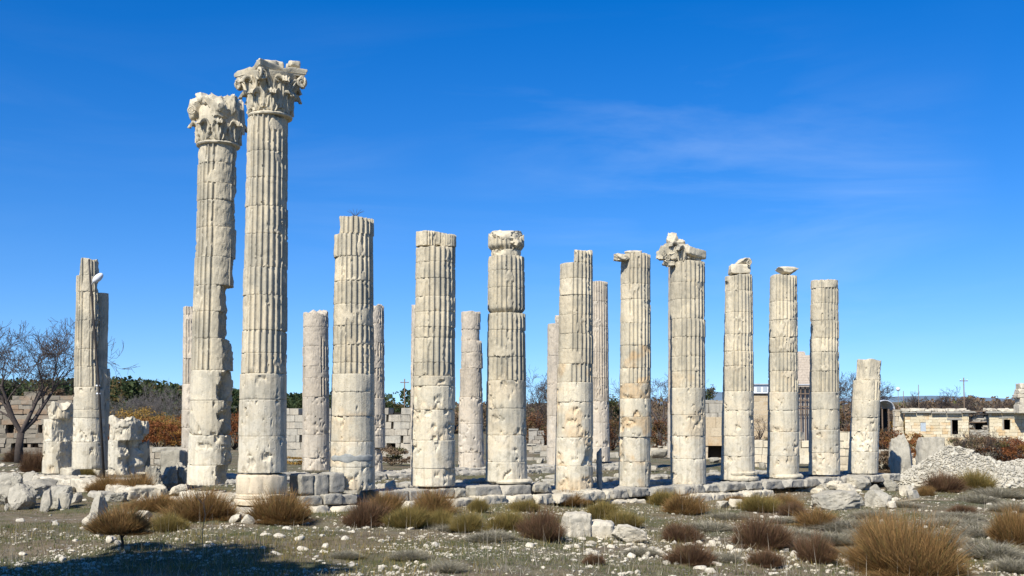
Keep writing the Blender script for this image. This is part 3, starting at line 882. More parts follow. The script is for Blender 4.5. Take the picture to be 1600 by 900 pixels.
frag(C5, 957, 397, 982, 408, YK[5] - .35, .6, 101, rough=.12, rz=.3)
frag(C5, 975, 391, 1003, 397, YK[5] - .1, .6, 102, rough=.12)
C6, (xb, rb, zb), (xt, rt, zt) = column("column carrying a ragged piece of carved capital and a tilted slab on its top", YK[6],
    (1047.5, 1103, 757), (1046, 1101, 406), [440, 467, 497.5, 526, 556.7, 580, 605.4, 648.5, 681, 717], 606, 8, wear=((-160, 42),), stain=ora(.35))
frag(C6, 1026, 382, 1060, 410, YK[6] - .3, .55, 111, rough=.12, tilt=.35)
frag(C6, 1041, 362, 1063, 398, YK[6] - .1, .5, 112, rough=.14)
frag(C6, 1064, 383, 1078, 396, YK[6] - .3, .4, 117, rough=.14)
frag(C6, 1048, 380, 1080, 408, YK[6] - .15, .7, 113, rough=.12)
frag(C6, 1036, 394, 1076, 413, YK[6] - .15, .85, 118, rough=.12)
frag(C6, 1050, 372, 1070, 394, YK[6] - .05, .5, 119, rough=.14)
for (th_, z_) in ((-158, -.30), (-205, -.30), (-120, -.16), (-140, .02), (-185, .02)):
    V, Q, T, C = leaf(rad(th_), rt * .86, .42, .22, int(-th_), .09, 0, .16)
    mesh("acanthus_leaf", V + np.array([xt - xb, 0, zt - zb + z_ + .1]), Q, T, M_COL, C6, C, True, 50)
frag(C6, 1061, 390, 1100, 403, YK[6] - .1, .75, 114, "block", rz=.6, tilt=.16)
frag(C6, 1068, 400, 1096, 411, YK[6], .7, 116, "rock")
frag(C6, 1034, 406, 1056, 418, YK[6] - .3, .5, 115, rough=.12)
for (tx, ty) in ((1037, 396), (1043, 403)):
    p = P(tx, ty, YK[6] - .55); V, Q, T, C = volute(np.array(p) - np.array(C6.location), np.array([.95, .2, 0]), np.array([-.3, -.95, 0]), .10, 1.6, 1, .03)
    mesh("volute", V, Q, T, M_COL, C6, C, True, 50)
C7, *_ = column("column topped by a curled volute fragment resting on a small block", YK[7],
    (1126.5, 1179, 750), (1132.5, 1175.5, 428), [453, 487, 521.4, 548, 571, 611, 641, 681, 713], 611, 9, wear=((-165, 42),), stain=ora(.15), over={0: {'blot': .1, 'frx': [(190, .9, None, 440, .05)]}})
frag(C7, 1140, 414, 1170, 429, YK[7], .8, 121, "block")
frag(C7, 1148, 404, 1175, 416, YK[7] - .1, .6, 122, "rock", "volute_fragment", tilt=-.2)
p = P(1170, 410, YK[7] - .5); V, Q, T, C = volute(np.array(p) - np.array(C7.location), np.array([.95, .2, 0]), np.array([-.3, -.95, 0]), .11, 1.6, 1, .035)
mesh("volute", V, Q, T, M_COL, C7, C, True, 50)
V, Q, T, C = ring([(.5, -.02), (.76, -.02), (.78, .04), (.76, .10), (.70, .13), (.69, .19), (.73, .22), (.73, .29), (.66, .33)], 96, 46, .015, cut=[(205, .66)])
mesh("base", V + np.array([.06, 0, 0]), Q, T, M_COL, C7, C, True, 45)
C8, *_ = column("column with a thin overhanging slab on top and one deep open joint", YK[8],
    (1199, 1248.5, 746.5), (1203, 1245, 427.7), [470, 499, 526, 550.5, 579.4, 612, 641, 675, 712.7], 612, 10, wear=((-165, 30),), stain=ora(.25), over={3: {'joint': 3, 'blot': .1}, 0: {'blot': .15}})
frag(C8, 1213, 418, 1247, 429, YK[8] - .1, .8, 131, "rock", "cornice_fragment", rough=.05, tilt=.06)
V, Q, T, C = ring([(.5, -.02), (.75, -.02), (.77, .05), (.72, .11), (.66, .15)], 96, 47, .015, cut=[(205, .66)])
mesh("base", V + np.array([.06, 0, 0]), Q, T, M_COL, C8, C, True, 45)
C9, *_ = column("column with an intact flat top, last of the tall ones beside the short blocky stump", YK[9],
    (1264, 1312, 742), (1267, 1309, 435.8), [449, 473, 500, 528, 549, 579.4, 612, 639.6, 671.4, 707.5], 612, 12, wear=((-160, 36),), stain=ora(.3), over={0: {'blot': .3}, 5: {'blot': .1}})
C10, *_ = column("short blocky stump with a squared loose block on its top, lowest of the row", YK[10],
    (1325, 1371, 740), (1335, 1376, 561), [593.4, 625, 652, 674, 706], 626, 13, wear=((-140, 70),), blot=.3, stain=.05,
    over={0: {'fl': False, 'sc': .90, 'dx': 2.5, 'joint': 2.5, 'blot': .4, 'frx': [(-160, .80, None, None, .02), (-70, .84, None, None, .02), (20, .85, None, None, .02)]}, 4: {'blot': .4}})

# --- the short side of the temple, left
E, *_ = column("split column at the far left, jagged top, with a floodlight pole on its right side", 41.1,
    (114, 164, 733), (121, 158, 403), [429, 455, 500, 545, 572, 604, 640, 653, 691], 605, 14, wear=((-80, 14),), blot=.12, stain=.05,
    fr=[(15, .62, 3.6, 99, .08)], over={0: {'fr': [(200, .75, None, None, .03), (10, .7, None, None, .03)]}, 1: {'frx': [(10, .6, None, None, .04)]}, 2: {'blot': .15}, 4: {'blot': .3}, 5: {'dep': .05}})
extra_drum(E, 456, 575, 146, 168.5, 41.45, 500, name="split_shaft_sliver", fl=True, dep=.02, blot=.2, rowst=.08)
extra_drum(E, 575, 735, 150, 170.5, 41.4, 501, name="split_shaft_sliver", fl=False, blot=.2, rowst=.08)
D, *_ = column("broken column stub with an angular block on top, between split column and rubble", 38.5,
    (169, 226, 742), (171, 222, 651), [688], 600, 15, blot=.5, stain=.05,
    over={0: {'fl': False, 'blot': .3, 'sc': .98, 'frx': [(200, .85, None, 662, .05), (-20, .78, None, None, .06)], 'tr': .2}, 1: {'blot': .5, 'frx': [(-35, .55, None, None, .12)]}})
frag(D, 214, 657, 232, 690, 38.9, .6, 141, name="broken_shaft_piece", rough=.12)
frag(D, 209, 690, 231, 735, 39.0, .6, 142, name="broken_shaft_piece", rough=.12)
Cc, *_ = column("low corner stub with a stepped broken top, just left of the split column", 43.7,
    (67, 113, 740), (70, 113, 631), [655, 690], 600, 16, blot=.3, stain=.25,
    over={0: {'fl': False, 'frx': [(185, .40, None, None, .08)], 'tr': .25}, 1: {'fl': False, 'frx': [(-40, .6, None, None, .05)]}, 2: {'fl': False, 'frx': [(-20, .75, None, None, .06)], 'stain': .5}})

# --- the far long row, seen between the near columns
kw = dict(group="far row of temple columns", mat=M_FAR)
YF = lambda k: 43.7 + 1.909 * k
column("far column peeping out behind the left edge of the leaning broken column", YF(2), (284, 322, 735), (286, 321, 478), [491, 560, 600, 640, 668, 700], 600, 21, blot=.2, fr=[(-75, .9, -99, 99, .05)], **kw)
column("battered pinkish far column between the tallest and the one with the dry weed", YF(4), (472, 515, 735), (473.5, 513.5, 485), [510, 541, 572, 590, 620, 679, 715], 620, 22, blot=.25, wear=((-100, 40),),
       over={0: {'blot': .6, 'tr': .15}, 1: {'blot': .7}, 2: {'blot': .6}, 7: {'blot': .4}}, **kw)
column("ragged far column half hidden behind the column with the dry weed", YF(5), (562, 603, 741), (564, 600, 477), [505, 535, 575, 622, 668, 700], 628, 23, blot=.4,
       over={0: {'blot': .6, 'tr': .2}, 1: {'blot': .6}, 2: {'blot': .6}, 6: {'sc': .8, 'frx': [(0, .7, None, None, .15)]}}, **kw)
column("far column showing only its pale left edge behind the column with two top blocks", YF(6), (641, 680, 741), (642, 678, 475), [520, 570, 620, 670, 710], 590, 24, blot=.3, fr=[(-60, .95, -99, 99, .05)], **kw)
column("crumbling reddish far column between the cracked bulging column and the waisted one", YF(7), (715, 757, 735), (720, 751, 485.6), [513.6, 531.6, 550, 575, 620, 662, 707], 620, 25, blot=.5, wear=((-110, 60),),
       over={0: {'blot': .6, 'sc': .97}, 1: {'sc': .9, 'blot': .7}, 2: {'dx': 1, 'blot': .7, 'sc': 1.0}, 3: {'dx': 1.5, 'blot': .7}}, **kw)
column("pale unfluted far column close behind the left side of the column with the dark post", YF(9), (853.5, 890, 729), (855, 889, 491), [505, 555, 600, 650, 700], 900, 26, blot=.2, wear=((-140, 60),),
       over={0: {'frx': [(180, .2, None, None, .04)]}}, **kw)
column("slender well fluted far column just right of the column with the dark post", YF(10), (918, 953, 721.6), (919, 949.5, 438), [470, 510, 550, 590, 627, 660, 698], 627, 27, blot=.05, wear=(), **kw)
column("hidden far column, only an orange streaked edge beside the column with carved fragment", YF(12), (1043, 1077, 716), (1044, 1074, 410), [470, 530, 575, 626, 680], 610, 28, blot=.3, wear=((-160, 60),), stain=.5, **kw)

# ------------------------------------------------------------------ platform of the temple
plat = empty("stone_platform", TP(0, 0, 0), "stepped platform of worn grey blocks under the front row of columns", "platform")
inv = Matrix.Translation(-Vector(plat.location))
brng = np.random.RandomState(77)
def pblock(t0, t1, s0, s1, z0, z1, seed, mat=M_STEP, rough=.02, bevel=.035, name="stone_block", root=None, cuts=2, jit=.03, tone=None):
    root = root or plat
    V, Q, T, C = block(seed, (t1 - t0, s1 - s0, z1 - z0), rough, bevel * .8, .05, cuts, tone)
    V = rotz(V, brng.normal() * .012 + RZ)
    c = TP((t0 + t1) / 2, (s0 + s1) / 2 + brng.normal() * jit * .5, z0 + brng.normal() * .012)
    return mesh(name, V + np.array(c) - np.array(root.location), Q, T, mat, root, C, True, 26)
sd = 1
def course(t0, t1, s0, s1, z0, z1, lmin=.7, lmax=1.5, skip=(), **k):
    global sd
    t = t0
    while t < t1 - .2:
        L_ = min(brng.uniform(lmin, lmax), t1 - t); sd += 1
        if not any(a < t + L_ / 2 < b for a, b in skip):
            pblock(t + .012, t + L_ - .012, s0 + brng.uniform(-.06, .06), s1, z0, z1 + brng.uniform(-.03, .03), 5000 + sd, **k)
        t += L_
# upper blocks between the first two columns
for (a, b) in ((.92, 1.36), (1.37, 1.86), (1.87, 2.36)):
    sd += 1; pblock(a, b, -.55, .1, .29, .86, 5000 + sd, rough=.02, tone=.1)
course(.85, 2.75, -.82, .5, .0, .28, .5, .7)
course(3.55, 5.6, -.82, .7, .0, .29, .8, 1.1)
course(5.65, 6.7, -.75, .7, .0, .27, .4, .7, mat=M_ROCK, rough=.04)
course(6.9, 9.3, -.82, .7, .0, .30, .9, 1.2)
course(9.35, 10.2, -.80, .6, .0, .28, .4, .8, mat=M_ROCK, rough=.04)
course(10.6, 12.3, -.8, .6, -.3, .0, .7, 1.0, mat=M_ROCK, rough=.04)
course(12.9, 31.3, -.85, .75, -.34, -.02, .7, 1.7, rough=.03, bevel=.05, cuts=3)
course(-1.1, 12.6, -1.08, .3, -.34, -.01, .6, 1.3, mat=M_WHITE, rough=.03, bevel=.045, cuts=4, skip=((2.7, 3.4),))
course(12.6, 21.5, -1.25, 0, -.66, -.36, .6, 1.3, mat=M_WHITE, rough=.035, bevel=.045, cuts=4, skip=((14.5, 15.4), (18.3, 18.9)))
course(24.5, 28.5, -1.3, 0, -.66, -.40, .6, 1.6, mat=M_WHITE, rough=.035, bevel=.045, cuts=4)
# backing slabs inside the row
course(2.2, 31.3, .72, 2.0, -.30, .04, 1.0, 2.2, rough=.025, bevel=.04, skip=((5.6, 6.6), (13, 14.2), (22, 23)))
side = empty("stone_platform", TP(-.9, 3, 0), "low pale foundation blocks under the two left columns and stubs", "platform")
def sideblock(s0, s1, t0, t1, z0, z1, mat=M_WHITE):
    global sd
    sd += 1; pblock(t0, t1, s0, s1, z0, z1, 6000 + sd, mat, .04, .07, "foundation_block", side)
for (a, b) in ((.4, 1.4), (1.42, 2.3), (2.5, 3.4), (3.5, 4.4), (7.2, 8.3), (8.35, 9.5), (10.2, 11.4), (11.5, 12.9), (13.0, 13.9), (14.0, 15.2), (15.3, 16.6), (16.7, 18.0)):
    sideblock(a, b, -.95, .3, -.3, .24 if a > 6 else (.28 if a < 3 else .05))
for (a, b) in ((.9, 2.4), (2.5, 3.6), (3.7, 5.2), (8.2, 9.6), (12.0, 13.4), (14.6, 16.0)):
    sideblock(a, b, -1.5, -.96, -.35, .02, M_STEP)
# inner foundation of the cella and the far step
cel = empty("cella_foundation", TP(12, 4.2, 0), "long low line of pale slabs on the grass inside the colonnade", "foundation")
def cb_(t0, t1, s0, s1, z0, z1, mat=M_STEP):
    global sd
    t = t0
    while t < t1 - .3:
        L_ = min(brng.uniform(.9, 2.2), t1 - t); sd += 1
        pblock(t + .015, t + L_ - .015, s0 + brng.uniform(-.1, .1), s1, z0, z1 + brng.uniform(-.05, .05), 7000 + sd, mat, .05, .08, "slab", cel)
        t += L_
cb_(5.5, 11.5, 4.0, 4.9, -.25, .13); cb_(12.5, 29, 4.0, 4.8, -.25, .02)
cb_(4, 28, 12.2, 12.9, -.25, .05); cb_(2, 31.5, 16.2, 17.6, -.3, .0)

# ------------------------------------------------------------------ single stones and boulders
def stone(x0, y0, x1, y1, label, seed, name="boulder", cat="boulder", kind="rock", mat=None, depth=None, tilt=0.0, rz=None, cuts=15, rough=.06, Y=None, group=None, sub=4, sink=.04):
    p = G((x0 + x1) / 2, y1) if Y is None else Vector((P((x0 + x1) / 2, y1, Y).x, Y, float(gh(P((x0 + x1) / 2, y1, Y).x, Y))))
    rng = np.random.RandomState(seed)
    k = p.y / F
    wd, h = (x1 - x0) * k, ((y1 - y0) * k if Y is None else P(0, y0, Y).z - p.z) + sink
    d = depth or wd * rng.uniform(.7, .95)
    if x1 - x0 > 24 and sub == 4: sub = 5
    if Y is None: p.y += d * .35
    r_ = rng.uniform(-.5, .5) if rz is None else rz
    f = 1 / (abs(cos(r_)) + .45 * abs(sin(r_)))
    if kind == "rock": V, Q, T, C = rock(seed, (wd * f, d, h), cuts, sub, rough)
    else: V, Q, T, C = block(seed, (wd * f, d, h), .03, .06, .05, 4)
    if tilt:
        V[:, 2] -= h / 2
        c, s = cos(tilt), sin(tilt); x = V[:, 0] * c + V[:, 2] * s; V[:, 2] = -V[:, 0] * s + V[:, 2] * c; V[:, 0] = x
        V[:, 2] += h / 2
    V = rotz(V, r_)
    V[:, 2] -= sink
    o = mesh(name, V, Q, T, mat or M_ROCK, None, C, True, 24, (p.x, p.y, p.z))
    return tag(o, label, cat, group)

W = M_WHITE
stone(-30, 738, 33, 790, "large dark boulder cut by the left edge with a sunlit top", 201)
stone(0, 756, 52, 797, "big boulder with a bright flat face in the left foreground heap", 202, cuts=7)
stone(14, 749, 82, 776, "long flat grey slab lying behind the left foreground boulders", 203, tilt=.08)
stone(57, 764, 80, 799, "narrow upright grey boulder in the middle of the left heap", 204)
stone(70, 760, 108, 795, "dark flat topped boulder at the right end of the left heap", 205)
stone(87, 771, 109, 796, "pale wedge faced stone leaning on the right end of the left heap", 206, cuts=5)
stone(32, 739, 62, 757, "mid sized grey stone at the back of the left heap", 207)
stone(107, 770, 127, 786, "small brownish round stone right of the left heap", 208)
stone(5, 787, 12, 799, "small dark stone at the foot of the left heap", 209)
stone(139, 768, 164, 808, "pointed split slab standing on edge behind the stemmed brown shrub", 210, "standing_slab", "stone slab", cuts=12, tilt=.15)
stone(157, 771, 197, 785, "flat pale slab lying right of the pointed split slab", 211, "stone_slab", "stone slab", tilt=-.12)
stone(125, 801, 149, 821, "pale angular stone below the pointed split slab", 212, mat=W)
stone(207, 798, 236, 815, "white rounded stone just right of the stemmed brown shrub", 213, mat=W)
stone(355, 804, 376, 817, "small white stone left of the pair before the tallest column", 214, mat=W)
stone(374, 804, 398, 819, "pale buff stone right of the pair before the tallest column", 215, mat=W)
stone(344, 784, 372, 801, "shaded grey stone behind the big rust tussock by the leaning column", 216)
stone(455, 782, 482, 800, "pale angular stone at the lower right foot of the tallest column", 217, mat=W)
stone(88, 732, 120, 757, "bright squared block at the foot of the low corner stub", 218, "stone_block", "stone block", "block", W)
stone(119, 745, 146, 760, "white block lying before the split column at far left", 219, "stone_block", "stone block", "block", W)
stone(142, 717, 160, 747, "worn conical base piece at the foot of the split column", 220, "base_fragment", "stone fragment", mat=W)
stone(222, 727, 250, 769, "rough upright boulder at the left end of the rubble by the leaning column", 221, rough=.12)
stone(246, 728, 276, 764, "craggy pale boulder in the middle of the rubble by the leaning column", 222, rough=.12)
stone(268, 722, 294, 764, "dark craggy boulder touching the left foot of the leaning column", 223, rough=.12)
stone(234, 757, 262, 778, "white stone at the front of the rubble by the leaning column", 224, mat=W)
stone(262, 757, 292, 776, "low pale slab at the front right of the rubble by the leaning column", 225, mat=W)
stone(254, 703, 292, 727, "fallen squared block with a dark face behind the rubble", 226, "fallen_block", "stone block", "block", Y=42)
stone(221, 686, 235, 745, "thin upright stone fragment rising behind the rubble", 227, "upright_fragment", "stone fragment", Y=39.5, rough=.1)
stone(879, 801, 924, 838, "squared white block, left and tallest of the three in the front scrub", 228, "stone_block", "stone block", "block", W, rz=.35)
stone(921, 815, 961, 839, "middle white block of the three in the front scrub", 229, "stone_block", "stone block", "block", W, rz=-.1)
stone(957, 822, 1011, 849, "right white block of the three in the front scrub, with a rounded top", 230, "stone_block", "stone block", "rock", W, rz=.05)
stone(1119, 783, 1142, 795, "left of two small white stones lying before the fluted column row", 231, mat=W)
stone(1139, 780, 1162, 796, "right of two small white stones lying before the fluted column row", 232, mat=W)
stone(1268, 768, 1352, 797, "long hollowed grey block lying in front of the short stump", 233, "trough_block", "stone block", "rock", cuts=5)
stone(1275, 757, 1302, 772, "flat grey stone behind the left end of the hollowed block", 234)
stone(1293, 751, 1318, 771, "white stone standing behind the middle of the hollowed block", 235, mat=W)
stone(1309, 756, 1342, 779, "cream rounded stone behind the right half of the hollowed block", 236, mat=W)
stone(1319, 744, 1368, 767, "broad flat grey boulder at the foot of the short stump", 237)
stone(1353, 766, 1398, 792, "grey cracked boulder right of the hollowed block", 238)
stone(1360, 757, 1379, 770, "small bluish stone behind the grey cracked boulder", 239)
stone(1382, 750, 1407, 768, "grey boulder with a white top below the upright grey blocks", 240)
stone(1408, 758, 1430, 776, "rounded white stone between the grey boulders and the tussock pair", 241, mat=W)
stone(1385, 782, 1404, 796, "buff stone at the front of the right hand rubble", 242, mat=W)
stone(1418, 766, 1442, 782, "flat grey stone left of the tussock pair", 243)
stone(1374, 715, 1412, 742, "squared grey block at the right side of the short stump", 244, "stone_block", "stone block", "block")
stone(1408, 708, 1432, 728, "pale cracked block between the grey block and the gravel heap", 245, "stone_block", "stone block", "block")
stone(1389, 677, 1427, 716, "upright tapered grey block standing behind the short stump", 246, "upright_block", "stone block", "rock", cuts=9, Y=54, depth=1.2)
stone(1373, 702, 1402, 741, "dark rough boulder below the upright tapered block", 252)
stone(1398, 699, 1436, 740, "broad pale boulder before the upright tapered block", 253, mat=W)
stone(1418, 716, 1446, 740, "cream boulder at the left toe of the gravel heap", 254, mat=W)
stone(1400, 728, 1420, 746, "small grey boulder below the pale cracked block", 255)
stone(1372, 724, 1384, 742, "narrow stone wedged beside the right foot of the short stump", 247)
stone(1433, 682, 1482, 716, "smooth rounded grey boulder rising behind the gravel heap", 248, Y=58, rough=.05, cuts=3, depth=1.6)
stone(932, 699, 941, 758, "thin dark upright post of stone beside the foot of a column", 249, "stone_post", "stone post", "block", Y=38.9, mat=M_STEP, rz=0, depth=.25)
stone(596, 750, 619, 770, "small spool shaped base fragment on the grass inside the colonnade", 250, "base_fragment", "stone fragment", "rock", W, Y=36.6)

# ------------------------------------------------------------------ vegetation builders
def blades(seed, n, R, H, wd=.012, spread=.55, droop=.25, base=.45, top=.6, dome=True):
    """a tussock of thin stems fanning out of a rounded base: returns V, T, C"""
    rng = np.random.RandomState(seed)
    a = rng.uniform(0, 2 * pi, n); r = np.sqrt(rng.uniform(0, 1, n))
    bx, by = r * R * base * np.cos(a), r * R * base * np.sin(a)
    ln = H * rng.uniform(.55, 1.05, n) * (1 - .35 * r ** 2)
    lump = 1 + .30 * np.sin(a * 3 + seed) * r + .15 * np.sin(a * 7 + seed * 2)
    tx = bx + np.cos(a) * r * R * spread * lump + rng.normal(size=n) * R * .09
    ty = by + np.sin(a) * r * R * spread * lump + rng.normal(size=n) * R * .09
    tz = ln * lump.clip(.7, 1.25)
    st = rng.uniform(0, .45, n)           # many start part way up: fills the volume
    p0 = np.stack([bx, by, 0 * bx - .03], -1); p2 = np.stack([tx, ty, tz], -1)
    mid = (p0 + p2) / 2 + np.stack([0 * tx, 0 * tx, ln * droop * .4], -1) + rng.normal(size=(n, 3)) * H * .03
    q = lambda t: (1 - t)[:, None] ** 2 * p0 + 2 * (t * (1 - t))[:, None] * mid + (t ** 2)[:, None] * p2
    A, B_, C_ = q(st), q((st + 1) / 2), q(np.ones(n))
    ph = rng.uniform(0, pi, n); wv = np.stack([np.cos(ph), np.sin(ph), 0 * ph], -1) * wd * rng.uniform(.6, 1.3, n)[:, None]
    V = np.stack([A - wv * .5, A + wv * .5, B_ - wv * .5, B_ + wv * .5, C_], 1).reshape(-1, 3)
    i = np.arange(n) * 5
    T = np.concatenate([np.stack([i, i + 1, i + 3], -1), np.stack([i, i + 3, i + 2], -1), np.stack([i + 2, i + 3, i + 4], -1)])
    t = rng.uniform(0, 1, n); g = (rng.uniform(0, 1, n) < .18) * rng.uniform(.4, 1, n)
    C = np.zeros((n, 5, 3)); C[:, :, 0] = t[:, None] * .6 + np.array([0, 0, .2, .2, .4]); C[:, :, 1] = g[:, None]
    return V, None, T, C.reshape(-1, 3)

def clump(seed, n, wd, spread, droop, base, lobes, hvar=.35, flat=1.0, jit=.10):
    """several overlapping tufts of different height make one uneven plant (unit width, unit height)"""
    rng = np.random.RandomState(seed); parts = []
    for j in range(lobes):
        a = rng.uniform(0, 6.28); r = 0 if j == 0 else rng.uniform(.12, .34)
        R = rng.uniform(.26, .42) if j else .42; H = (1.0 if j == 0 else rng.uniform(1 - hvar * 1.6, 1 - hvar * .3)) * (1 - .5 * r)
        V, Q, T, C = blades(seed * 31 + j, int(n / lobes), R, H, wd, spread, droop, base)
        ln = np.random.RandomState(seed + j).uniform(-1, 1, (len(V) // 5, 1, 2)) * jit * .5
        Vr = V.reshape(-1, 5, 3); Vr[:, 2:, :2] += ln * np.array([.4, .4, 1])[None, :, None]; V = Vr.reshape(-1, 3)
        V = V + np.array([r * cos(a), r * sin(a) * .8, 0])
        parts.append((V, None, T, C))
    return merge(parts)
_tus = {}
def tussock_mesh(kind, var):
    k = (kind, var)
    if k not in _tus:
        mt = {'rust': M_RUST, 'olive': M_OLIVE, 'dark': M_DARKB, 'grey': M_GREYC, 'huge': M_RUST}[kind]
        s = var * 17 + len(kind)
        if kind == 'grey': d = clump(s, 12000, .0085, .70, .55, .8, 9, .5, jit=.45)
        elif kind == 'dark': d = clump(s, 13000, .0065, .60, .35, .55, 8, .55, jit=.30)
        elif kind == 'huge': d = clump(s, 30000, .0042, .62, .4, .6, 12, .55, jit=.26)
        else: d = clump(s, 15000, .006, .65, .4, .55, 8, .55, jit=.28)
        o = mesh('stems', d[0], None, d[2], mt, None, d[3], False)
        _tus[k] = o.data; bpy.data.objects.remove(o)
    return _tus[k]

def tussock(cx, yb, wd, h, kind, label, seed, group="dry tussocks in the scrub", cat="tussock", name="tussock"):
    p = G(cx, yb); k = p.y / F
    W_, H_ = wd * k, h * k * 1.06
    o = bpy.data.objects.new(name, tussock_mesh(kind, seed % 4)); COL.objects.link(o)
    o.location = (p.x, p.y + W_ * .3, p.z - .01)
    o.rotation_euler = (0, 0, seed * 1.7); o.scale = (W_ * 1.08, W_ * 1.08, H_ * (1.05 if kind != 'grey' else .85))
    return tag(o, label, cat, group)

TUS = [
 (312, 814, 88, 52, 'rust', "big rust brown tussock in front of the leaning broken column"),
 (432, 820, 88, 52, 'rust', "big rust tussock right in front of the tallest column's base"),
 (163, 772, 48, 32, 'rust', "reddish tussock before the broken stub, left of its twin"),
 (207, 774, 56, 36, 'rust', "broad reddish tussock before the broken stub, right of its twin"),
 (130, 747, 26, 22, 'olive', "small olive tussock growing against the split column's foot"),
 (50, 738, 40, 36, 'dark', "dark bush beside the low corner stub, under the bare tree"),
 (240, 800, 70, 26, 'rust', "low brown tussock behind the white stone at left"),
 (258, 832, 50, 30, 'olive', "olive brown tuft below the white stone at left"),
 (345, 800, 30, 20, 'rust', "small tussock wedged between the two big rust tussocks"),
 (572, 824, 66, 44, 'dark', "dark brown tussock before the column with the dry weed on top"),
 (604, 802, 56, 34, 'rust', "rust tussock behind the dark brown one at the platform steps"),
 (640, 826, 60, 36, 'olive', "yellowish tussock in the cluster below the cracked bulging column"),
 (676, 802, 68, 42, 'rust', "rust tussock leaning on the steps below the cracked bulging column"),
 (702, 792, 50, 28, 'rust', "thin rust tuft on the steps right of the cracked bulging column"),
 (688, 824, 40, 28, 'olive', "greenish tuft at the right end of the cluster below the cracked column"),
 (748, 801, 28, 24, 'olive', "small lone olive tuft close to the steps before the waisted column"),
 (733, 832, 50, 32, 'olive', "olive tussock below the small lone tuft"),
 (794, 832, 58, 34, 'olive', "olive brown tussock left of the dark reddish one"),
 (848, 844, 64, 50, 'dark', "dark reddish tussock left of the three white blocks"),
 (820, 800, 46, 20, 'olive', "low yellow tuft beside the steps under the waisted column"),
 (884, 792, 52, 24, 'rust', "rust tuft right at the foot of the column with the offset top block"),
 (944, 812, 52, 30, 'olive', "golden tussock behind the middle white block"),
 (974, 824, 50, 26, 'olive', "thin golden tuft behind the right white block"),
 (966, 786, 26, 18, 'olive', "little olive tuft before the orange stained column"),
 (1040, 790, 46, 24, 'olive', "olive tuft at the steps right of the orange stained column"),
 (1072, 802, 60, 34, 'rust', "rust and gold tussock before the column with the carved fragment"),
 (1062, 846, 54, 30, 'dark', "dark tuft right of the three white blocks"),
 (1190, 800, 56, 28, 'olive', "olive tussock just right of the two small white stones"),
 (1228, 798, 46, 26, 'rust', "gold tussock next to the olive one before the slab topped column"),
 (1152, 786, 30, 12, 'rust', "low rust tuft between the steps and the two small white stones"),
 (1222, 750, 26, 14, 'olive', "tiny green tuft growing on the step at a column foot"),
 (1188, 858, 78, 52, 'dark', "big dark brown tussock left of the grey cushions"),
 (1280, 826, 66, 28, 'rust', "rust tuft in front of the hollowed block"),
 (1240, 806, 40, 22, 'dark', "small dark tuft left of the hollowed block"),
 (1276, 880, 64, 46, 'dark', "dark olive tussock left of the huge tussock"),
 (1196, 886, 48, 28, 'dark', "small dark tuft below the big dark brown tussock"),
 (1434, 906, 160, 100, 'huge', "huge rust and gold tussock, largest plant in the scrub"),
 (1390, 872, 90, 66, 'rust', "left shoulder of scrub behind the huge tussock"),
 (1594, 852, 70, 60, 'rust', "rust tussock cut by the right edge"),
 (1480, 770, 60, 32, 'dark', "brown tussock left of its twin below the gravel heap"),
 (1528, 767, 54, 32, 'olive', "olive tussock right of its twin below the gravel heap"),
 (1590, 750, 52, 28, 'dark', "brown tussock at the right edge on the gravel slope"),
 (1508, 804, 36, 16, 'dark', "little dark tuft below the tussock pair"),
 (1450, 776, 26, 16, 'rust', "small reddish tuft at the left of the tussock pair"),
 (1084, 886, 60, 36, 'dark', "brown tuft near the lower edge right of the pebbles"),
 (20, 722, 40, 20, 'dark', "low dark scrub at the foot of the bare tree"),
 (930, 884, 30, 20, 'dark', "small dry tuft at the lower edge below the white blocks"),
]
for i, (cx, yb, wd, h, k, lab) in enumerate(TUS):
    tussock(cx, yb, wd, h, k, lab, i)
GC = [(708, 830, 50, 16), (772, 846, 56, 20), (1108, 832, 70, 20), (1256, 846, 60, 22), (1236, 858, 60, 24), (1330, 828, 80, 20), (1312, 850, 60, 22),
      (1376, 812, 60, 18), (1500, 826, 70, 20), (1546, 836, 70, 22), (1560, 872, 70, 28), (1504, 812, 60, 14), (1590, 800, 50, 18), (1562, 778, 56, 20), (1535, 786, 50, 16), (640, 874, 46, 18),
      (700, 892, 44, 18), (1002, 868, 40, 16), (1140, 812, 46, 14), (540, 872, 36, 14), (1230, 816, 40, 10), (1410, 792, 36, 12), (1130, 878, 46, 18), (1590, 894, 60, 26), (1478, 846, 50, 18), (1350, 840, 50, 16), (1528, 856, 50, 18)]
for i, (cx, yb, wd, h) in enumerate(GC):
    tussock(cx, yb, wd, h, 'grey', "low grey green cushion shrub in the scrub in front of the columns", i + 3, "grey cushion shrubs", "shrub", "cushion_shrub")

# stemmed brown shrub at lower left
p = G(190, 862)
ksh = empty("stemmed_shrub", p, "rust brown shrub on a short dark stem in the left foreground", "shrub")
k = p.y / F
build("stem", [tube([(0, 0, -.05), (.02, 0, 14 * k), (-.03, 0, 30 * k), (-.05, .02, 44 * k)], [.03, .028, .022, .015], 7), tube([(0, 0, 20 * k), (.1, 0, 34 * k), (.18, .03, 48 * k)], [.018, .015, .01], 6), tube([(0, 0, 24 * k), (-.14, 0, 36 * k), (-.3, .03, 50 * k)], [.018, .015, .01], 6)], M_BARK, ksh)
V, Q, T, C = clump(901, 11000, .008, .7, .35, .7, 7, .6, jit=.35); V = V * np.array([.95, .95, .60]); V[:, 2] += 28 * k
mesh("foliage", V, None, T, M_RUST, ksh, C, False)

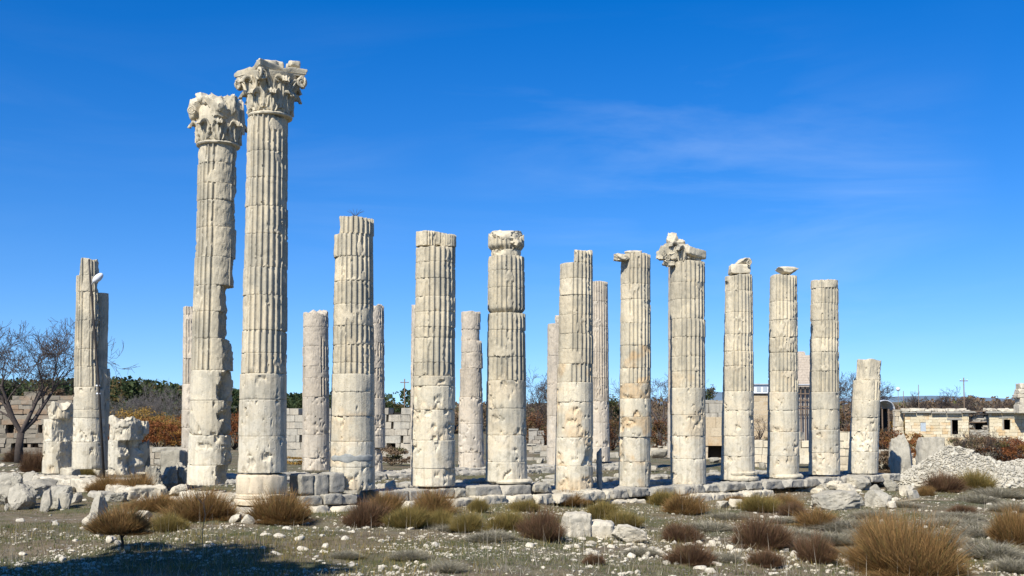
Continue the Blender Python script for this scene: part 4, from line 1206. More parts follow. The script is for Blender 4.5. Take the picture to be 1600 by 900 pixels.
# ------------------------------------------------------------------ loose stones, pebbles, grass and dry stalks
def xy_frame(n, rng, ymin=16, ymax=44, power=1.0):
    y = ymin + (ymax - ymin) * rng.uniform(0, 1, n) ** power
    u = rng.uniform(-880, 880, n)
    return u / F * y, y
rs = np.random.RandomState(5)
_sp = []
for v in range(8):
    V, Q, T, C = rock(700 + v, (1, rs.uniform(.7, 1), rs.uniform(.45, .7)), 8, 2, .05); C[:, 0] = .8; C[:, 2] = .6
    o = mesh("loose_stone", V, None, T, W, None, C, True, 30); _sp.append(o.data); bpy.data.objects.remove(o)
LS = []
for a, b, x0, x1, y0, y1, s in ((60, .10, 880, 1080, 838, 872, 1), (34, .16, 1085, 1300, 840, 898, 1), (36, .12, 520, 900, 800, 860, 1), (34, .14, 0, 330, 770, 870, 1), (30, .14, 1360, 1600, 770, 898, 1),
                        (26, .20, 1340, 1460, 742, 790, 1), (20, .14, 330, 560, 800, 870, 1), (16, .2, 0, 110, 725, 760, 1), (14, .13, 1180, 1300, 790, 812, 1), (10, .14, 1290, 1360, 866, 898, 1)):
    for _ in range(a):
        LS.append((rs.uniform(x0, x1), rs.uniform(y0, y1), b * rs.uniform(.7, 2.0)))
for i, (px, py, s) in enumerate(LS):
    p = G(px, py)
    o = bpy.data.objects.new("loose_stone", _sp[i % 8]); COL.objects.link(o)
    o.location = (p.x, p.y, p.z - s * .24); o.rotation_euler = (rs.uniform(-.3, .3), rs.uniform(-.3, .3), rs.uniform(0, 6)); o.scale = (s, s, s * rs.uniform(.7, 1.1))
    tag(o, "small pale loose stone lying among the dry scrub in front of the columns", "stone", "loose pale stones")

def scatter(n, seed, ymin, ymax, smin, smax, thr, name, label, mat, ins=None, power=1.3, sub=1, tall=.6):
    rng = np.random.RandomState(seed)
    X, Y = xy_frame(n, rng, ymin, ymax, power)
    d = fbm(np.stack([X * .5, Y * .5, 0 * X], -1), 3, seed) + .5 * fbm(np.stack([X * 1.7, Y * 1.7, 0 * X], -1), 2, seed + 1)
    keep = d > thr + rng.uniform(-.25, .25, n)
    if ins is not None: keep &= ins(X, Y)
    X, Y = X[keep], Y[keep]; n = len(X); Z = gh(X, Y)
    Vb, Tb = ico(sub)
    s = smin * (smax / smin) ** (rng.uniform(0, 1, n) ** 2.2)
    J = Vb[None] * (1 + rng.normal(size=(n, len(Vb), 1)) * .14)
    sc_ = np.stack([s * rng.uniform(.8, 1.5, n), s * rng.uniform(.7, 1.1, n), s * rng.uniform(.4, .8, n) * tall / .6], -1)
    J = J * sc_[:, None, :] * .5
    a = rng.uniform(0, 6.28, n); c, s_ = np.cos(a)[:, None], np.sin(a)[:, None]
    x = J[:, :, 0] * c - J[:, :, 1] * s_; y = J[:, :, 0] * s_ + J[:, :, 1] * c
    V = np.stack([x + X[:, None], y + Y[:, None], J[:, :, 2] + Z[:, None] + sc_[:, 2][:, None] * .15], -1).reshape(-1, 3)
    T = (Tb[None] + (np.arange(n) * len(Vb))[:, None, None]).reshape(-1, 3)
    C = np.zeros((n, len(Vb), 3)); C[:, :, 0] = rng.uniform(0, 1, n)[:, None]; C[:, :, 2] = rng.uniform(0, 1, n)[:, None]
    o = mesh(name, V, None, T, mat, None, C.reshape(-1, 3), False)
    return tag(o, label, kind="stuff")
def infront(X, Y):
    s = (X - ORG[0]) * BX[0] + (Y - ORG[1]) * BX[1]; return s < -1.1
scatter(46000, 21, 16, 46, .018, .075, .06, "pebbles", "pale pebbles strewn over the scrub in front of the columns", M_WHITE, infront)
scatter(9000, 22, 16, 46, .05, .15, .26, "gravel", "patches of broken pale gravel in the scrub", M_WHITE, infront)
scatter(5000, 23, 34, 62, .05, .28, .0, "rubble", "small grey rubble lying inside the colonnade", M_STEP, lambda X, Y: ~infront(X, Y))

def grass(n, seed, ymin, ymax, h0, h1, thr, mat, name, label, wd=.012, lean=.4, power=1.2, cond=None):
    rng = np.random.RandomState(seed)
    X, Y = xy_frame(n, rng, ymin, ymax, power)
    d = fbm(np.stack([X * .35, Y * .35, 0 * X], -1), 3, seed)
    keep = d > thr + rng.uniform(-.3, .3, n)
    if cond is not None: keep &= cond(X, Y)
    X, Y = X[keep], Y[keep]; n = len(X); Z = gh(X, Y)
    h = rng.uniform(h0, h1, n); a = rng.uniform(0, 6.28, n); l = h * lean * rng.uniform(0, 1, n)
    ph = rng.uniform(0, pi, n); w_ = wd * rng.uniform(.6, 1.3, n)
    B0 = np.stack([X, Y, Z - .01], -1); wv = np.stack([np.cos(ph), np.sin(ph), 0 * ph], -1) * w_[:, None] / 2
    tp = B0 + np.stack([np.cos(a) * l, np.sin(a) * l, h], -1)
    V = np.stack([B0 - wv, B0 + wv, tp], 1).reshape(-1, 3)
    T = np.arange(n * 3).reshape(-1, 3)
    C = np.zeros((n, 3, 3)); C[:, :, 0] = rng.uniform(0, 1, n)[:, None]; C[:, :, 1] = ((rng.uniform(0, 1, n) < .3) * rng.uniform(.3, 1, n))[:, None]
    o = mesh(name, V, None, T, mat, None, C.reshape(-1, 3), False)
    return tag(o, label, kind="stuff")
grass(190000, 31, 15.5, 60, .03, .09, -.02, M_GRASS, "grass", "short green and straw coloured grass between the stones", .014)
grass(46000, 33, 15.5, 46, .04, .14, .05, M_GREYC, "undergrowth", "thin grey green herb cover over the stony soil", .014, 1.2, cond=infront)
grass(60000, 37, 15.5, 46, .05, .20, .06, M_OLIVE, "straw_grass", "patches of golden straw grass between the shrubs", .010, .8, cond=infront)
grass(2600, 35, 15.5, 40, .18, .55, -.2, M_DRY, "dry_weeds", "thin upright dry stalks standing in the scrub", .011, .25, 1.0, cond=infront)
for i, (px, yb, yt) in enumerate(((316, 880, 770), (345, 866, 838), (186, 884, 858), (400, 880, 850), (1150, 898, 820), (1165, 900, 850), (1385, 898, 862), (1470, 896, 800))):
    p = G(px, yb); h = (yb - yt) * p.y / F; rr = random.Random(i); prt = []
    pts = [(0, 0, -.02)] + [(rr.uniform(-.02, .02) * j, rr.uniform(-.02, .02), h * j / 6) for j in range(1, 7)]
    prt.append(tube(pts, [.009, .008, .007, .006, .005, .004, .003], 5))
    for j in range(2, 6):
        for q in range(2):
            a = rr.uniform(0, 6.28); l = h * rr.uniform(.08, .2)
            prt.append(tube([pts[j], (pts[j][0] + cos(a) * l * .6, pts[j][1] + sin(a) * l * .6, pts[j][2] + l * .5), (pts[j][0] + cos(a) * l, pts[j][1] + sin(a) * l, pts[j][2] + l)], [.004, .003, .002], 4))
    lab = ["tall dark dry stalk in front of the big rust tussock at left", "short dark stalk right of the tall dark one", "short stalk under the stemmed brown shrub", "thin stalk near the shadow's right end",
           "leaning thin stalk beside the big dark brown tussock", "short stalk below the big dark brown tussock", "short pale stalk at the foot of the huge tussock", "long pale stalk rising out of the huge tussock"][i]
    o = build("dry_stalk", prt, M_DRY, loc=p); tag(o, lab, "plant", "tall dry stalks")
p0, p1, p2, p3 = G(1356, 896), G(1372, 868), G(1400, 858), G(1416, 850)
k = p0.y / F
o = build("dead_branch", tube([(0, 0, -.02), (.12, .1, .32), (.35, .1, .46), (.62, .0, .56), (.8, -.05, .66)], [.022, .02, .018, .014, .006], 7), M_DRY, loc=p0)
tag(o, "pale curved dead branch leaning against the huge rust tussock", "branch")
p0 = G(1345, 800)
o = build("dead_branch", [tube([(0, 0, .05), (.9, .2, .12), (2.0, .1, .06)], [.03, .028, .015], 6), tube([(.7, .2, .1), (1.3, .6, .2), (1.9, .9, .16)], [.02, .015, .008], 6)], M_DRY, loc=G(1400, 786))
tag(o, "pale dead branch lying on the ground below the right hand rubble", "branch")
p = P(556, 337, YK[1])
o = build("dry_weed", [tube([(0, 0, -.02), (sin(a) * .12, 0, .1), (sin(a) * .26, .02, .14 + .1 * cos(a))], [.008, .006, .003], 5) for a in (-1.3, -.8, -.3, .2, .7, 1.2, 1.5)], M_BARK, loc=(p.x, p.y - .1, p.z - .04))
tag(o, "small dry weed growing out of the top of a column", "plant")

# gravel heap
def heap():
    rng = np.random.RandomState(8)
    c0 = P(1500, 745, 50.5)
    root = Vector((c0.x, 50.5, float(gh(c0.x, 50.5))))
    def hz(x, y):
        # ridge falling away to the right
        d = np.hypot((x + .2) / np.where(x < 0, 2.7, 5.2), (y - .6) / 2.3)
        z = 1.95 * np.clip(1 - d, 0, 1) ** .85
        d2 = np.hypot((x - 3.2) / 4.2, (y - .8) / 2.2); z = np.maximum(z, 1.25 * np.clip(1 - d2, 0, 1) ** .8)
        return z + .08 * fbm(np.stack([x, y, 0 * x], -1) * 1.5, 3, 4) * (z > 0)
    n = 90; xs = np.linspace(-3, 8, n); ys = np.linspace(-2.5, 3.2, 60)
    X, Y = np.meshgrid(xs, ys, indexing='ij'); Z = hz(X, Y) - .12
    i, j = np.meshgrid(np.arange(n - 1), np.arange(59), indexing='ij')
    Q = np.stack([i * 60 + j, (i + 1) * 60 + j, (i + 1) * 60 + j + 1, i * 60 + j + 1], -1).reshape(-1, 4)
    parts = [(np.stack([X, Y, Z], -1).reshape(-1, 3), Q, None, None)]
    m = 15000; x = rng.uniform(-3, 8, m); y = rng.uniform(-2.4, 2.5, m); z = hz(x, y)
    ed = ss(.03, .4, z); keep = (z > .02) & (rng.uniform(0, 1, m) < .25 + .75 * ed); x, y, z = x[keep], y[keep], z[keep]; m = len(x)
    Vb, Tb = ico(1)
    s = rng.uniform(.04, .12, m) * (1 + 1.6 * (rng.uniform(0, 1, m) < .07)) * np.where(z < .5, 1.25, 1)
    J = Vb[None] * (1 + rng.normal(size=(m, len(Vb), 1)) * .16) * np.stack([s, s * .8, s * .6], -1)[:, None] * .5
    a = rng.uniform(0, 6.28, m)[:, None]; b = rng.uniform(-.6, .6, m)[:, None]
    xx = J[:, :, 0] * np.cos(a) - J[:, :, 1] * np.sin(a); yy = J[:, :, 0] * np.sin(a) + J[:, :, 1] * np.cos(a); z2 = J[:, :, 2] + xx * b
    V = np.stack([xx + x[:, None], yy + y[:, None], z2 + z[:, None] - .06], -1).reshape(-1, 3)
    T = (Tb[None] + (np.arange(m) * len(Vb))[:, None, None]).reshape(-1, 3)
    C = np.zeros((m, len(Vb), 3)); C[:, :, 0] = rng.uniform(0, 1, m)[:, None]; C[:, :, 2] = rng.uniform(0, 1, m)[:, None]
    parts.append((V, None, T, C.reshape(-1, 3)))
    o = build("gravel_heap", parts, M_GRAVEL, smooth=False, loc=root)
    tag(o, "big pale heap of gravel and broken stone at the right, behind the tussocks", None, None, "stuff")
heap()

# ------------------------------------------------------------------ trees
def grow(rng, p, d, ln, r, depth, out, spread=.55, up=.08, seg=3, kids=(3, 4), shrink=.68):
    pts, rr = [p.copy()], [r]
    for k in range(seg):
        d = d + rng.normal(size=3) * .13 + np.array([0, 0, up]); d /= np.linalg.norm(d)
        p = p + d * ln / seg; pts.append(p.copy()); rr.append(r * (1 - .45 * (k + 1) / seg))
    out.append((pts, rr, depth))
    if depth == 0: return
    n = rng.randint(kids[0], kids[1] + 1)
    for k in range(n):
        i = rng.randint(1, len(pts)) if k else len(pts) - 1
        a = rng.normal(size=3); a -= a @ d * d; a /= np.linalg.norm(a)
        s_ = spread * rng.uniform(.6, 1.4)
        nd = d * math.cos(s_) + a * math.sin(s_)
        grow(rng, pts[i], nd, ln * shrink * rng.uniform(.75, 1.2), max(rr[i] * .62, .004), depth - 1, out, spread, up, seg, kids, shrink)

def bare_tree(name, px, yb, Y, h, seed, label, group=None, depth=5, r0=None, twig=1.0, spread=.55, trunk=.22, kids=(3, 4), mt=None, gz=None):
    rng = np.random.RandomState(seed)
    b = P(px, yb, Y); z = float(gh(b.x, Y)) if gz is None else gz
    H = h if h > 0 else 5
    root = empty(name, (b.x, Y, z), label, "tree", group)
    out = []; r0 = r0 or H * .022
    tl = H * trunk
    tr = [(np.zeros(3) - [0, 0, .2]), np.array([.02 * H * rng.normal() * .3, 0, tl * .5]), np.array([.02 * H * rng.normal(), .0, tl])]
    build("trunk", tube(tr, [r0 * 1.3, r0 * 1.0, r0 * .9], 9), M_BARK, root)
    for k in range(rng.randint(3, 5)):
        a = rng.uniform(0, 6.28) + k * 2; s_ = rng.uniform(.2, .75)
        grow(rng, tr[-1], np.array([cos(a) * sin(s_), sin(a) * sin(s_), cos(s_)]), H * .33, r0 * .62, depth - 1, out, spread, .07, 3, kids)
    zmax = max(p[2] for o_ in out for p in o_[0]); f = H / zmax
    parts = []
    for pts, rr, dp in out:
        P_ = np.array(pts); P_[:, 2] = tl + (P_[:, 2] - tl) * (H - tl) / max(zmax - tl, .1)
        parts.append(tube(P_, np.maximum(np.array(rr), .0035 * twig * H / 5), 6 if dp > 2 else 3, cap=False))
    build("crown", parts, mt or M_TWIG, root)
    return root

def copy_thing(root, loc, rz, s, label, group=None, name=None):
    r = root.copy(); COL.objects.link(r); r.location = loc; r.rotation_euler = (0, 0, rz); r.scale = (s, s, s)
    r["label"] = label
    if group: r["group"] = group
    for ch in list(root.children):
        c = ch.copy(); COL.objects.link(c); c.parent = r
    return r

def leafy(name, px, Y, rx, h, seed, label, mat, n=6000, card=.12, group=None, cat="shrub", stem=True, base=.0, clumps=26, gz=None, yb=700, flat=1.0):
    """shrub or tree crown of many small leaf faces gathered into uneven clumps"""
    rng = np.random.RandomState(seed)
    b = P(px, yb, Y); z = float(gh(b.x, Y)) if gz is None else gz
    root = empty(name, (b.x, Y, z), label, cat, group)
    cc = rng.normal(size=(clumps, 3)); cc /= np.linalg.norm(cc, axis=1)[:, None]; cc *= rng.uniform(.35, .95, (clumps, 1)) ** .6
    cr = rng.uniform(.18, .40, clumps)
    ci = rng.randint(0, clumps, n)
    d = rng.normal(size=(n, 3)); d /= np.linalg.norm(d, axis=1)[:, None]
    q = cc[ci] + d * cr[ci][:, None] * rng.uniform(.3, 1.05, (n, 1))
    hh = (h - base) / 2
    q = q * np.array([rx, rx * flat, hh]) / 1.05; q[:, 2] += base + hh
    q[:, 2] = np.maximum(q[:, 2], .02)
    nn = rng.normal(size=(n, 3)); nn /= np.linalg.norm(nn, axis=1)[:, None]
    a = np.cross(nn, rng.normal(size=(n, 3))); a /= np.linalg.norm(a, axis=1)[:, None]; bb = np.cross(nn, a)
    s = card * rng.uniform(.6, 1.3, (n, 1))
    V = np.stack([q - a * s * .5, q + bb * s * .28, q + a * s * .5, q - bb * s * .28], 1).reshape(-1, 3)
    Q = np.arange(n * 4).reshape(-1, 4)
    tone = rng.uniform(0, .5, clumps)[ci] + rng.uniform(0, .5, n); g = (rng.uniform(0, 1, clumps) < .25)[ci] * rng.uniform(.2, .9, n)
    C = np.zeros((n, 4, 3)); C[:, :, 0] = tone[:, None]; C[:, :, 1] = g[:, None]
    parts = []
    for k in range(min(clumps, 14)):
        e = cc[k] * np.array([rx, rx * flat, hh]) * .9 + np.array([0, 0, base + hh])
        parts.append(tube([(0, 0, 0 if base < .3 else base * .8), tuple(e * np.array([.4, .4, .55])), tuple(e)], [h * .012, h * .008, h * .003], 5))
    if base > .3: parts.append(tube([(0, 0, -.1), (0, 0, base * .6), (.02, 0, base * 1.2)], [h * .03, h * .025, h * .02], 8))
    build("trunk" if base > .3 else "stems", parts, M_BARK, root)
    mesh("crown" if base > .3 else "foliage", V, Q, None, mat, root, C.reshape(-1, 3), False)
    return root

# ------------------------------------------------------------------ masonry helpers
def wall_parts(x0, x1, z0, z1, bw, bh, seed, holes=(), depth=.5, jag=0.0, jit=.012, gap=.012, tone=(.0, 1.0), stain=.4, y=0.0, missing=0.0, top=None):
    """coursed blocks (local coordinates, face towards -y); holes: (x0,x1,z0,z1)"""
    rng = np.random.RandomState(seed); parts = []
    z = z0; row = 0
    while z < z1 - .02:
        h = min(bh * rng.uniform(.85, 1.15), z1 - z)
        x = x0 - rng.uniform(0, bw)
        while x < x1:
            w_ = bw * rng.uniform(.6, 1.5); a, b = max(x, x0), min(x + w_, x1); x += w_
            if b - a < .05: continue
            tp = z1 if top is None else top((a + b) / 2)
            if z + h * .5 > tp or rng.uniform() < missing: continue
            segs = [(a, b)]
            for (ha, hb_, hc, hd) in holes:
                if z + h * .5 > hc and z + h * .5 < hd:
                    ns_ = []
                    for (u, v) in segs:
                        if hb_ <= u or ha >= v: ns_.append((u, v))
                        else:
                            if ha > u + .03: ns_.append((u, ha))
                            if hb_ < v - .03: ns_.append((hb_, v))
                    segs = ns_
            for (u, v) in segs:
                V, Q, _, _ = box(u + gap / 2, v - gap / 2, y + rng.uniform(-jit, jit), y + depth, z + gap / 2, z + h - gap / 2)
                V = V + rng.normal(size=V.shape) * jit * .5
                C = np.zeros((8, 3)); C[:, 0] = rng.uniform(*tone); C[:, 1] = stain * (rng.uniform() < .4); C[:, 2] = rng.uniform()
                parts.append((V, Q, None, C))
        z += h; row += 1
    return parts

def place(px0, px1, Y0, Y1=None):
    """origin and yaw of a wall whose ends are seen at px0 (depth Y0) and px1 (depth Y1); returns loc, rz, length"""
    Y1 = Y1 or Y0
    a, b = P(px0, 660, Y0), P(px1, 660, Y1)
    d = Vector((b.x - a.x, b.y - a.y, 0))
    return Vector((a.x, a.y, float(gh(a.x, a.y)))), math.atan2(d.y, d.x), d.length
# ------------------------------------------------------------------ background
# far ridges
def ridge(name, label, px0, px1, Y, tops, mat, depth=60, seed=1):
    xs = np.linspace(px0, px1, 120); n = len(xs)
    ty = np.interp(xs, [t[0] for t in tops], [t[1] for t in tops])
    rows = []
    for f in (0.0, .35, .7, 1.0, 1.4, 2.0):
        Yr = Y - depth + depth * f
        hgt = np.array([P(x, y, Y).z for x, y in zip(xs, ty)])
        X = np.array([P(x, 600, Y).x for x in xs])
        k = 1 - abs(f - 1) ** 1.5 if f <= 1 else max(0, 1 - (f - 1) ** 1.3)
        Z = -1.8 + (hgt + 1.8) * k
        q = np.stack([X * .02, np.full(n, Yr * .02), 0 * X], -1)
        rows.append(np.stack([X, np.full(n, Yr), Z + fbm(q * 2, 3, seed) * .8 * k], -1))
    V = np.concatenate(rows); m = len(rows)
    i, j = np.meshgrid(np.arange(m - 1), np.arange(n - 1), indexing='ij')
    Q = np.stack([i * n + j, i * n + j + 1, (i + 1) * n + j + 1, (i + 1) * n + j], -1).reshape(-1, 4)
    return tag(mesh(name, V, Q, None, mat, None, None, True), label, kind="structure")
M_RIDGE = plain("wooded_ridge_soil", (.05, .055, .035), .95, .4, .05)
M_BLUEHILL = plain("haze_tinted_hill", (.13, .18, .22), .95, .15, .01)  # distance haze put into the hill's colour as blue
ridge("hill", "low dark wooded ridge behind the ruins at the left", -300, 700, 300, [(-300, 606), (100, 604), (170, 602), (260, 606), (330, 612), (470, 622), (560, 626), (700, 638)], M_RIDGE, 80, 1)
ridge("hill", "hill far away at the right, tinted faint blue for haze", 900, 1900, 2600, [(900, 640), (1040, 622), (1110, 612), (1160, 614), (1300, 622), (1450, 618), (1600, 624), (1900, 636)], M_BLUEHILL, 600, 2)
ridge("hill", "low brown rise behind the stone houses", 500, 1900, 420, [(500, 640), (700, 634), (850, 630), (1000, 634), (1200, 636), (1400, 630), (1600, 628), (1900, 632)], plain("brown_rise_soil", (.14, .115, .07), .95, .3, .05), 120, 3)

def wood(name, label, px0, px1, Y, tops, n, card, mat, seed, depth=22, base=640):
    """far belt of trees: many leaf faces gathered in crowns whose tops follow the given line"""
    rng = np.random.RandomState(seed)
    nc = int((px1 - px0) / 5)
    cx = rng.uniform(px0, px1, nc); ty = np.interp(cx, [t[0] for t in tops], [t[1] for t in tops]) + rng.uniform(0, 7, nc)
    cY = Y + rng.uniform(-depth, 0, nc)
    ci = rng.randint(0, nc, n)
    top = np.array([P(x, y, yy) for x, y, yy in zip(cx, ty, cY)])
    R = rng.uniform(2.0, 4.0, nc) * Y / 300
    d = rng.normal(size=(n, 3)); d /= np.linalg.norm(d, axis=1)[:, None]; d *= rng.uniform(.3, 1, (n, 1)) ** .5
    q = top[ci] + d * R[ci][:, None] * np.array([1, 1, .8]); q[:, 2] -= R[ci] * .8
    dn = rng.uniform(0, 1, n) < .45
    q[dn, 2] -= rng.uniform(0, 1, dn.sum()) * (np.maximum(top[ci][dn, 2], 1)) * .8
    a = rng.normal(size=(n, 3)); a /= np.linalg.norm(a, axis=1)[:, None]; b = np.cross(a, rng.normal(size=(n, 3))); b /= np.linalg.norm(b, axis=1)[:, None]
    s = card * rng.uniform(.5, 1.3, (n, 1))
    V = np.stack([q - a * s * .5, q + b * s * .35, q + a * s * .5, q - b * s * .35], 1).reshape(-1, 3)
    C = np.zeros((n, 4, 3)); C[:, :, 0] = (rng.uniform(0, .6, nc)[ci] + rng.uniform(0, .4, n))[:, None]; C[:, :, 1] = ((rng.uniform(0, 1, nc) < .2)[ci] * rng.uniform(.3, 1, n))[:, None]
    return tag(mesh(name, V, np.arange(n * 4).reshape(-1, 4), None, mat, None, C.reshape(-1, 3), False), label, kind="stuff")
wood("woodland", "dark far woodland covering the ridge at the left", -60, 640, 285, [(-60, 592), (120, 588), (170, 586), (330, 598), (470, 610), (560, 612), (640, 604)], 26000, .9, M_DGREEN, 41, 60)
wood("woodland", "far belt of brown trees along the horizon at the right", 640, 1700, 330, [(640, 620), (840, 628), (1040, 618), (1110, 622), (1200, 630), (1320, 622), (1400, 626), (1430, 622), (1520, 616), (1600, 618), (1700, 622)], 26000, .9, M_BROWNLEAF, 42, 60)

# big bare tree at the left edge, dark shrub crown behind it
bare_tree("bare_tree", 30, 702, 70, 9.6, 61, "large bare tree spreading over the wall at the left edge", None, 6, .24, 1.5, .72, .2, (3, 5))
bare_tree("bare_tree", -70, 705, 74, 11, 62, "bare tree mostly outside the frame at the left edge", None, 5, .2, 1.3, .6, .22)
leafy("dark_bush", 88, 100, 2.9, 4.4 + 1.5, 63, "dark brown green tree crown behind the wall at far left", M_BROWNLEAF, 9000, .26, None, "tree", base=1.5, clumps=40)
leafy("dark_bush", 0, 100, 3.0, 5.0, 64, "dark green tree crown behind the bare tree trunk", M_DGREEN, 6000, .26, None, "tree", base=1.5, clumps=34)
# bare pale trees behind the orange shrubs
LBL = ["bare whitish tree, first from the split column above the orange shrubs", "bare whitish tree, second from the split column above the orange shrubs", "bare whitish tree, third and broadest above the orange shrubs", "bare whitish tree above the orange shrubs just left of the leaning column"]
M_PALETW = plain("pale_twigs", (.13, .115, .105), .9)
for i, (px, h) in enumerate(((186, 7.0), (222, 8.5), (258, 9.5), (290, 8.5))):
    bare_tree("bare_tree", px, 672, 150 + 6 * i, h, 70 + i, LBL[i], "bare trees behind the orange shrubs", 6, .14, 1.8, .7, .12, mt=M_PALETW)
# autumn shrubs and yellow vines
OL = ["yellow vines, left end of the autumn shrub belt", "yellow vines in the middle of the autumn shrub belt", "yellow orange vines at the right of the autumn shrub belt", "rust red shrub, first from the split column", "rust red shrub, second from the split column",
      "rust red shrub, third from the split column", "rust red shrub just left of the leaning column", "rust red shrub between the two tallest columns", "low rust shrub at the far left of the belt"]
for i, (px, Y, rx, h, mt) in enumerate(((185, 132, 4.5, 4.4, M_YELLEAF), (222, 134, 4.5, 4.6, M_YELLEAF), (262, 130, 4.5, 4.2, M_YELLEAF), (182, 112, 2.6, 2.7, M_RUSTLEAF), (216, 110, 3.0, 3.3, M_RUSTLEAF),
                                       (248, 106, 3.2, 3.5, M_RUSTLEAF), (282, 104, 3.2, 3.4, M_RUSTLEAF), (366, 108, 2.6, 3.7, M_RUSTLEAF), (168, 116, 2.0, 2.8, M_RUSTLEAF))):
    leafy("autumn_shrub", px, Y, rx, h, 80 + i, OL[i], mt, 5200, .17, "autumn shrubs beyond the temple", clumps=30, flat=.6)
# stone building behind the left tree
loc, rz, L_ = place(-60, 116, 95)
lw = empty("stone_building", loc, "old stone building with dark holes behind the bare tree at the left", "building", rz=rz)
hl = [(L_ * (x + 60) / 176 , L_ * (x2 + 60) / 176, a, b) for (x, x2, a, b) in ((9, 22, 1.9, 2.5), (60, 66, 1.9, 2.5), (18, 25, .3, .8), (35, 43, .5, 1.1), (48, 60, .5, 1.05), (-20, -8, 1.6, 2.3))]
build("wall", wall_parts(0, L_, -.3, 5.4, .9, .42, 5, hl, .6, top=lambda x: 5.1 + .3 * sin(x * 1.3), stain=.6, jit=.05, missing=.02), M_OLDW, lw, False)
V, Q, _, _ = box(0.1, L_ - .1, .55, 5, -.3, 4.7); mesh("painted_shade_block", V, Q, None, M_DARK, lw, None, False)  # near-black block added behind the holes, their shade painted in its colour
# long grey ashlar wall behind the left half
loc, rz, L_ = place(440, 645, 76, 72)
gw = empty("ashlar_wall", loc, "tall grey ashlar wall with small square holes behind the columns", "wall", rz=rz)
u = lambda x: L_ * (x - 440) / 205
hl = [(u(605), u(608.5), 2.9, 3.3), (u(612.5), u(616.5), 2.2, 2.65), (u(627), u(631), 1.5, 1.95), (u(606), u(620), 1.0, 1.25), (u(470), u(474), 1.5, 1.8), (u(560), u(566), 2.2, 2.6)]
build("wall", wall_parts(0, L_, -.3, 3.6, 1.0, .5, 6, hl, .7, stain=.1, gap=.025, jit=.03, top=lambda x: 3.62 - .5 * (sin(x * .9) > .93)), M_STEP, gw, False)
V, Q, _, _ = box(.05, L_ - .05, .65, 1.0, -.3, 3.3); mesh("painted_shade_core", V, Q, None, M_DARK, gw, None, False)  # backing box coloured near-black as the shade in joints and holes
leafy("dark_bush", 612, 66, 1.6, 1.1, 91, "dark brown bush at the foot of the grey ashlar wall", M_BROWNLEAF, 3500, .12, clumps=20)
leafy("dark_bush", 460, 68, 1.2, .5, 92, "low yellowish bush below the ashlar wall beside the tallest column", M_YELLEAF, 1500, .1, clumps=12)
leafy("evergreen_tree", 612, 210, 3.4, 7.0, 93, "dark evergreen above the ashlar wall, left of a utility pole", M_DGREEN, 5000, .4, None, "tree", base=2)
leafy("autumn_shrub", 617, 190, 2.2, 4.2, 94, "yellow brown tree crown just over the top of the ashlar wall", M_YELLEAF, 2600, .3, None, "tree", base=1.5)
leafy("evergreen_tree", 640, 200, 2.8, 6.4, 95, "dark evergreen right of the utility pole, beside the cracked bulging column", M_DGREEN, 3600, .4, None, "tree", base=2)
leafy("evergreen_tree", 462, 230, 3.2, 6.6, 96, "dark evergreen crown between the tallest column and the battered far column", M_DGREEN, 3600, .4, None, "tree", base=2)

def pole(px, yb, yt, Y, label, lamp=False, r=.09, arms=True, mt=None):
    b, t = P(px, yb, Y), P(px, yt, Y)
    z = min(float(gh(b.x, Y)), b.z); H = t.z - z
    root = empty("utility_pole", (b.x, Y, z), label, "utility pole", "poles on the skyline")
    build("pole", tube([(0, 0, 0), (0, 0, H / 2), (0, 0, H)], [r, r * .9, r * .75], 8), mt or M_WOOD, root)
    if arms:
        build("crossarm", [box(-.55, .55, -.05, .05, H - .5, H - .4)], M_WOOD, root, False)
        for x in (-.45, 0, .45):
            build("insulator", tube([(x, 0, H - .4), (x, 0, H - .25)], [.04, .05], 6), M_WHITEP, root)
    return root, H
pole(632, 640, 592, 140, "dark utility pole above the ashlar wall at the middle left")
pole(1507, 650, 590, 150, "tallest utility pole over the stone houses at the right")
pole(1436, 650, 601, 190, "thin pole in front of a small bare tree at the right", arms=False, r=.07)
pole(1412, 640, 611, 260, "short distant pole right of the round white street lamp", arms=False, r=.1)
rt_, H = pole(1404, 650, 608, 170, "slim street lamp with a round white globe at the right", arms=False, r=.05)
rt_.name = "street_lamp"; rt_["category"] = "street lamp"; rt_["group"] = "poles on the skyline"
V, T = ico(3); mesh("lamp_globe", V * .32 + np.array([0, 0, H]), None, T, M_WHITEP, rt_, None, True)

# floodlight pole on the split column
b = P(171, 745, 41.0); t = P(153, 440, 41.2)
fl_ = empty("floodlight_pole", (b.x, 40.45, b.z), "thin dark pole with a white floodlight leaning on the split column", "floodlight")
dx = t.x - b.x; H = t.z - b.z
build("pole", tube([(0, 0, 0), (dx * .5 + .04, 0, H * .5), (dx, 0, H), (dx * 1.1, 0, H * 1.10)], [.05, .045, .04, .03], 8), plain("dark_iron", (.05, .045, .04), .6), fl_)
build("arm", tube([(dx * .98, 0, H * .96), (dx + .12, 0, H * .99), (dx + .24, 0, H)], [.03, .025, .025], 6), M_METAL, fl_)
V, T = ico(3); V = V * np.array([.24, .13, .13]); a = -.75
V = np.stack([V[:, 0] * cos(a) + V[:, 2] * sin(a), V[:, 1], -V[:, 0] * sin(a) + V[:, 2] * cos(a)], -1) + np.array([dx + .30, -.05, H + .03])
mesh("lamp_head", V, None, T, M_WHITEP, fl_, None, True)
build("cable_clamp", [tube([(dx * f - .06, 0, H * f), (dx * f + .08, .0, H * f)], [.035, .035], 8) for f in (.42, .46)], M_WHITEP, fl_)

